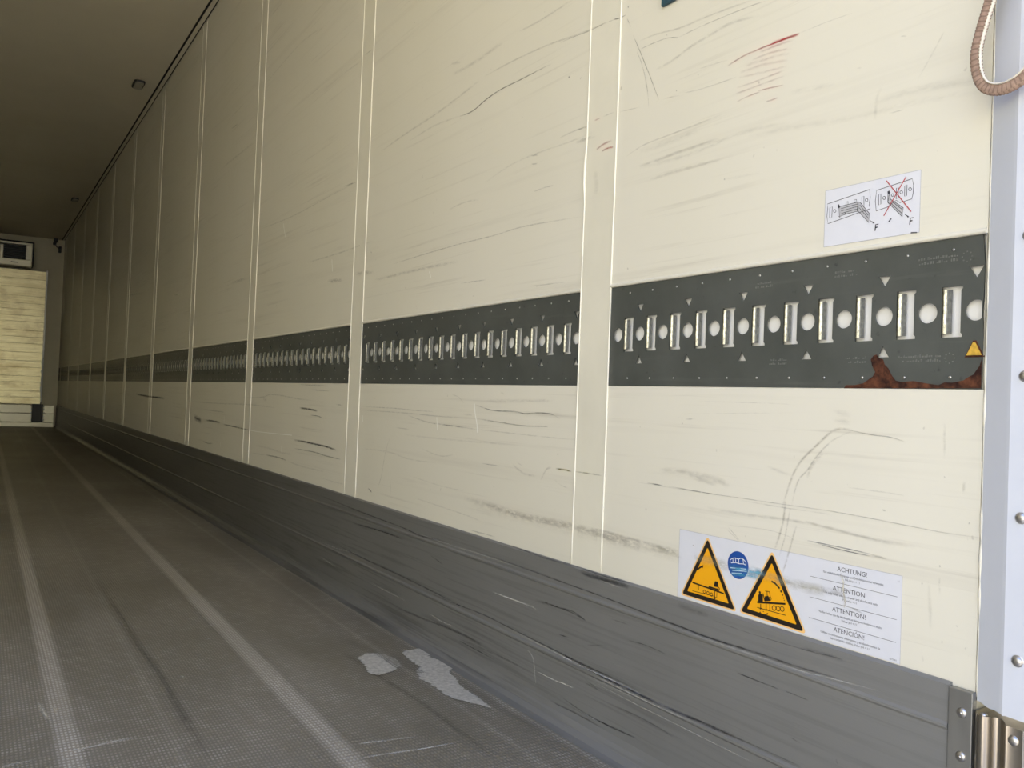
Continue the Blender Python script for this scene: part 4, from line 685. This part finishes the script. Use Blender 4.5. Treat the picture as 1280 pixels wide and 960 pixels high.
# ------------------------------------------------------------------ front end: plank bulkhead, sill panels, cooling unit, sensor
bx0, bx1, bz0, bz1 = -2.25, -.200, .318, 2.183; yb = YF - .10
bk = tag(empty('bulkhead', (-1.23, yb, bz0)), 'bulkhead of pale horizontal aluminium planks covering the front wall', 'bulkhead')
bm = bmesh.new(); z = bz0; rnd = random.Random(3); k = 0
while z < bz1 - .02:
    h = min(rnd.choice((.085, .09, .10, .12)), bz1 - z)
    dx = rnd.uniform(-.0012, .0012)
    box(bm, (bx0, yb + dx, z + .0008), (bx1 - .016, yb + .03, z + h - .0008), 0, .0015); z += h
finish('planks', bm, 'planks', bk)
bm = bmesh.new(); box(bm, (bx0 - .02, yb + .012, bz0), (bx1, yb + .05, bz1 - .01)); finish('backing_panel', bm, 'black', bk)
bm = bmesh.new(); box(bm, (bx1 - .017, yb - .006, bz0 + .02), (bx1 + .006, yb + .05, bz1 + .004), 0, .003); finish('edge_profile', bm, 'alu', bk)['label'] = 'bare aluminium edge profile'
bm = bmesh.new(); L = []
for k in range(22):
    zz = bz0 + .04 + k * .028; L.append((bx1 - .012 - rnd.uniform(0, .02), zz))
A = [[bm.verts.new((x, y, z)) for x, z in ([(bx1 + .003, bz0 + .04)] + L + [(bx1 + .003, L[-1][1])])] for y in (yb - .012, yb - .005)]
bm.faces.new(A[0]); bm.faces.new(A[1][::-1])
for k in range(len(A[0])): bm.faces.new((A[0][k - 1], A[0][k], A[1][k], A[1][k - 1]))
finish('torn_edge', bm, 'white_film', bk)['label'] = 'bright torn edge strip'

sl_ = tag(empty('sill_panel', (-1.23, yb - .03, .07)), 'pale sill board with a drain gap at the foot of the bulkhead', 'sill')
def sill(a, b, nm):
    bm = bmesh.new(); box(bm, (a, yb - .045, .068), (b, yb + .06, .19), 0, .004); box(bm, (a, yb - .045, .192), (b, yb + .06, .308), 0, .004); finish(nm, bm, 'sill', sl_)
sill(-2.16, -.312, 'board'); sill(-.178, -.042, 'board')
bm = bmesh.new(); box(bm, (-2.42, yb - .06, .001), (-.042, yb + .06, .068), 0, .006); finish('foot_rail', bm, 'sill', sl_)
bm = bmesh.new(); box(bm, (-.30, yb + .02, .07), (-.19, yb + .06, .318)); box(bm, (-.311, yb - .05, .068), (-.295, yb + .06, .318)); box(bm, (-.196, yb - .05, .068), (-.179, yb + .06, .318))
finish('drain_gap', bm, 'black', sl_)['label'] = 'dark opening between the sill boards'
bm = bmesh.new()
for a in (-.322, -.168):
    for z in (.10, .15, .20, .25, .29): dome(bm, (a, yb - .045, z), (0, -1, 0), .010, .006, 0, 8)
finish('fixing_bolts', bm, 'white_film', sl_)

cu_ = tag(empty('cooling_unit', (-1.23, YF - .15, 2.2)), 'cooling unit with a dark air grille high on the front wall', 'cooling unit')
yc = YF - .30; cx0, cx1, cz0, cz1 = -2.06, -.405, 2.191, 2.535
bm = bmesh.new()
box(bm, (cx0, yc, cz0), (cx1, YF - .001, cz0 + .095), 0, .01); box(bm, (-.485, yc, cz0 + .09), (cx1, YF - .001, cz1 - .05), 0, .008); box(bm, (cx0, yc, cz0 + .09), (-1.98, YF - .001, cz1 - .05), 0, .008)
box(bm, (-.790, yc, cz0 + .09), (-.745, YF - .02, cz1 - .07), 0, .006); box(bm, (cx0, yc + .02, cz1 - .055), (cx1, YF - .001, cz1 - .02), 0, .006)
finish('housing', bm, 'sill', cu_)
bm = bmesh.new(); box(bm, (-1.985, yc + .08, cz0 + .09), (-.48, YF - .01, cz1 - .05)); finish('recess', bm, 'black', cu_)
bm = bmesh.new()
for z in [cz0 + .11 + .03 * k for k in range(7)]: box(bm, (-1.98, yc + .012, z), (-.485, yc + .05, z + .006))
finish('grille', bm, 'black', cu_)
bm = bmesh.new(); box(bm, (cx1, yc + .004, cz0 + .02), (cx1 + .018, YF - .001, cz1 - .012)); box(bm, (cx0, yc + .004, cz1 - .02), (cx1 + .018, YF - .001, cz1 - .004)); finish('seal', bm, 'rubber', cu_)
bm = bmesh.new(); box(bm, (-.655, yc - .003, cz0 + .040), (-.575, yc, cz0 + .052)); finish('badge', bm, 'black', cu_)

se = tag(empty('temperature_sensor', (-.06, YF - .02, 2.5)), 'black sensor box on a cable in the far upper corner', 'sensor')
bm = bmesh.new(); box(bm, (-.078, YF - .05, 2.465), (-.040, YF, 2.555), 0, .008); finish('sensor_box', bm, 'black', se)
bm = bmesh.new(); box(bm, (-.145, YF - .14, H - .05), (-.095, YF - .02, H), 0, .008); box(bm, (-.150, YF - .10, H - .085), (-.110, YF - .02, H - .045), 0, .008); finish('bracket', bm, 'black', se)
bm = bmesh.new(); tube(bm, [(-.115, YF - .03, H - .075), (-.105, YF - .03, H - .10), (-.085, YF - .03, H - .115), (-.068, YF - .028, H - .13), (-.062, YF - .026, 2.553)], .006, 8); finish('cable', bm, 'black', se)
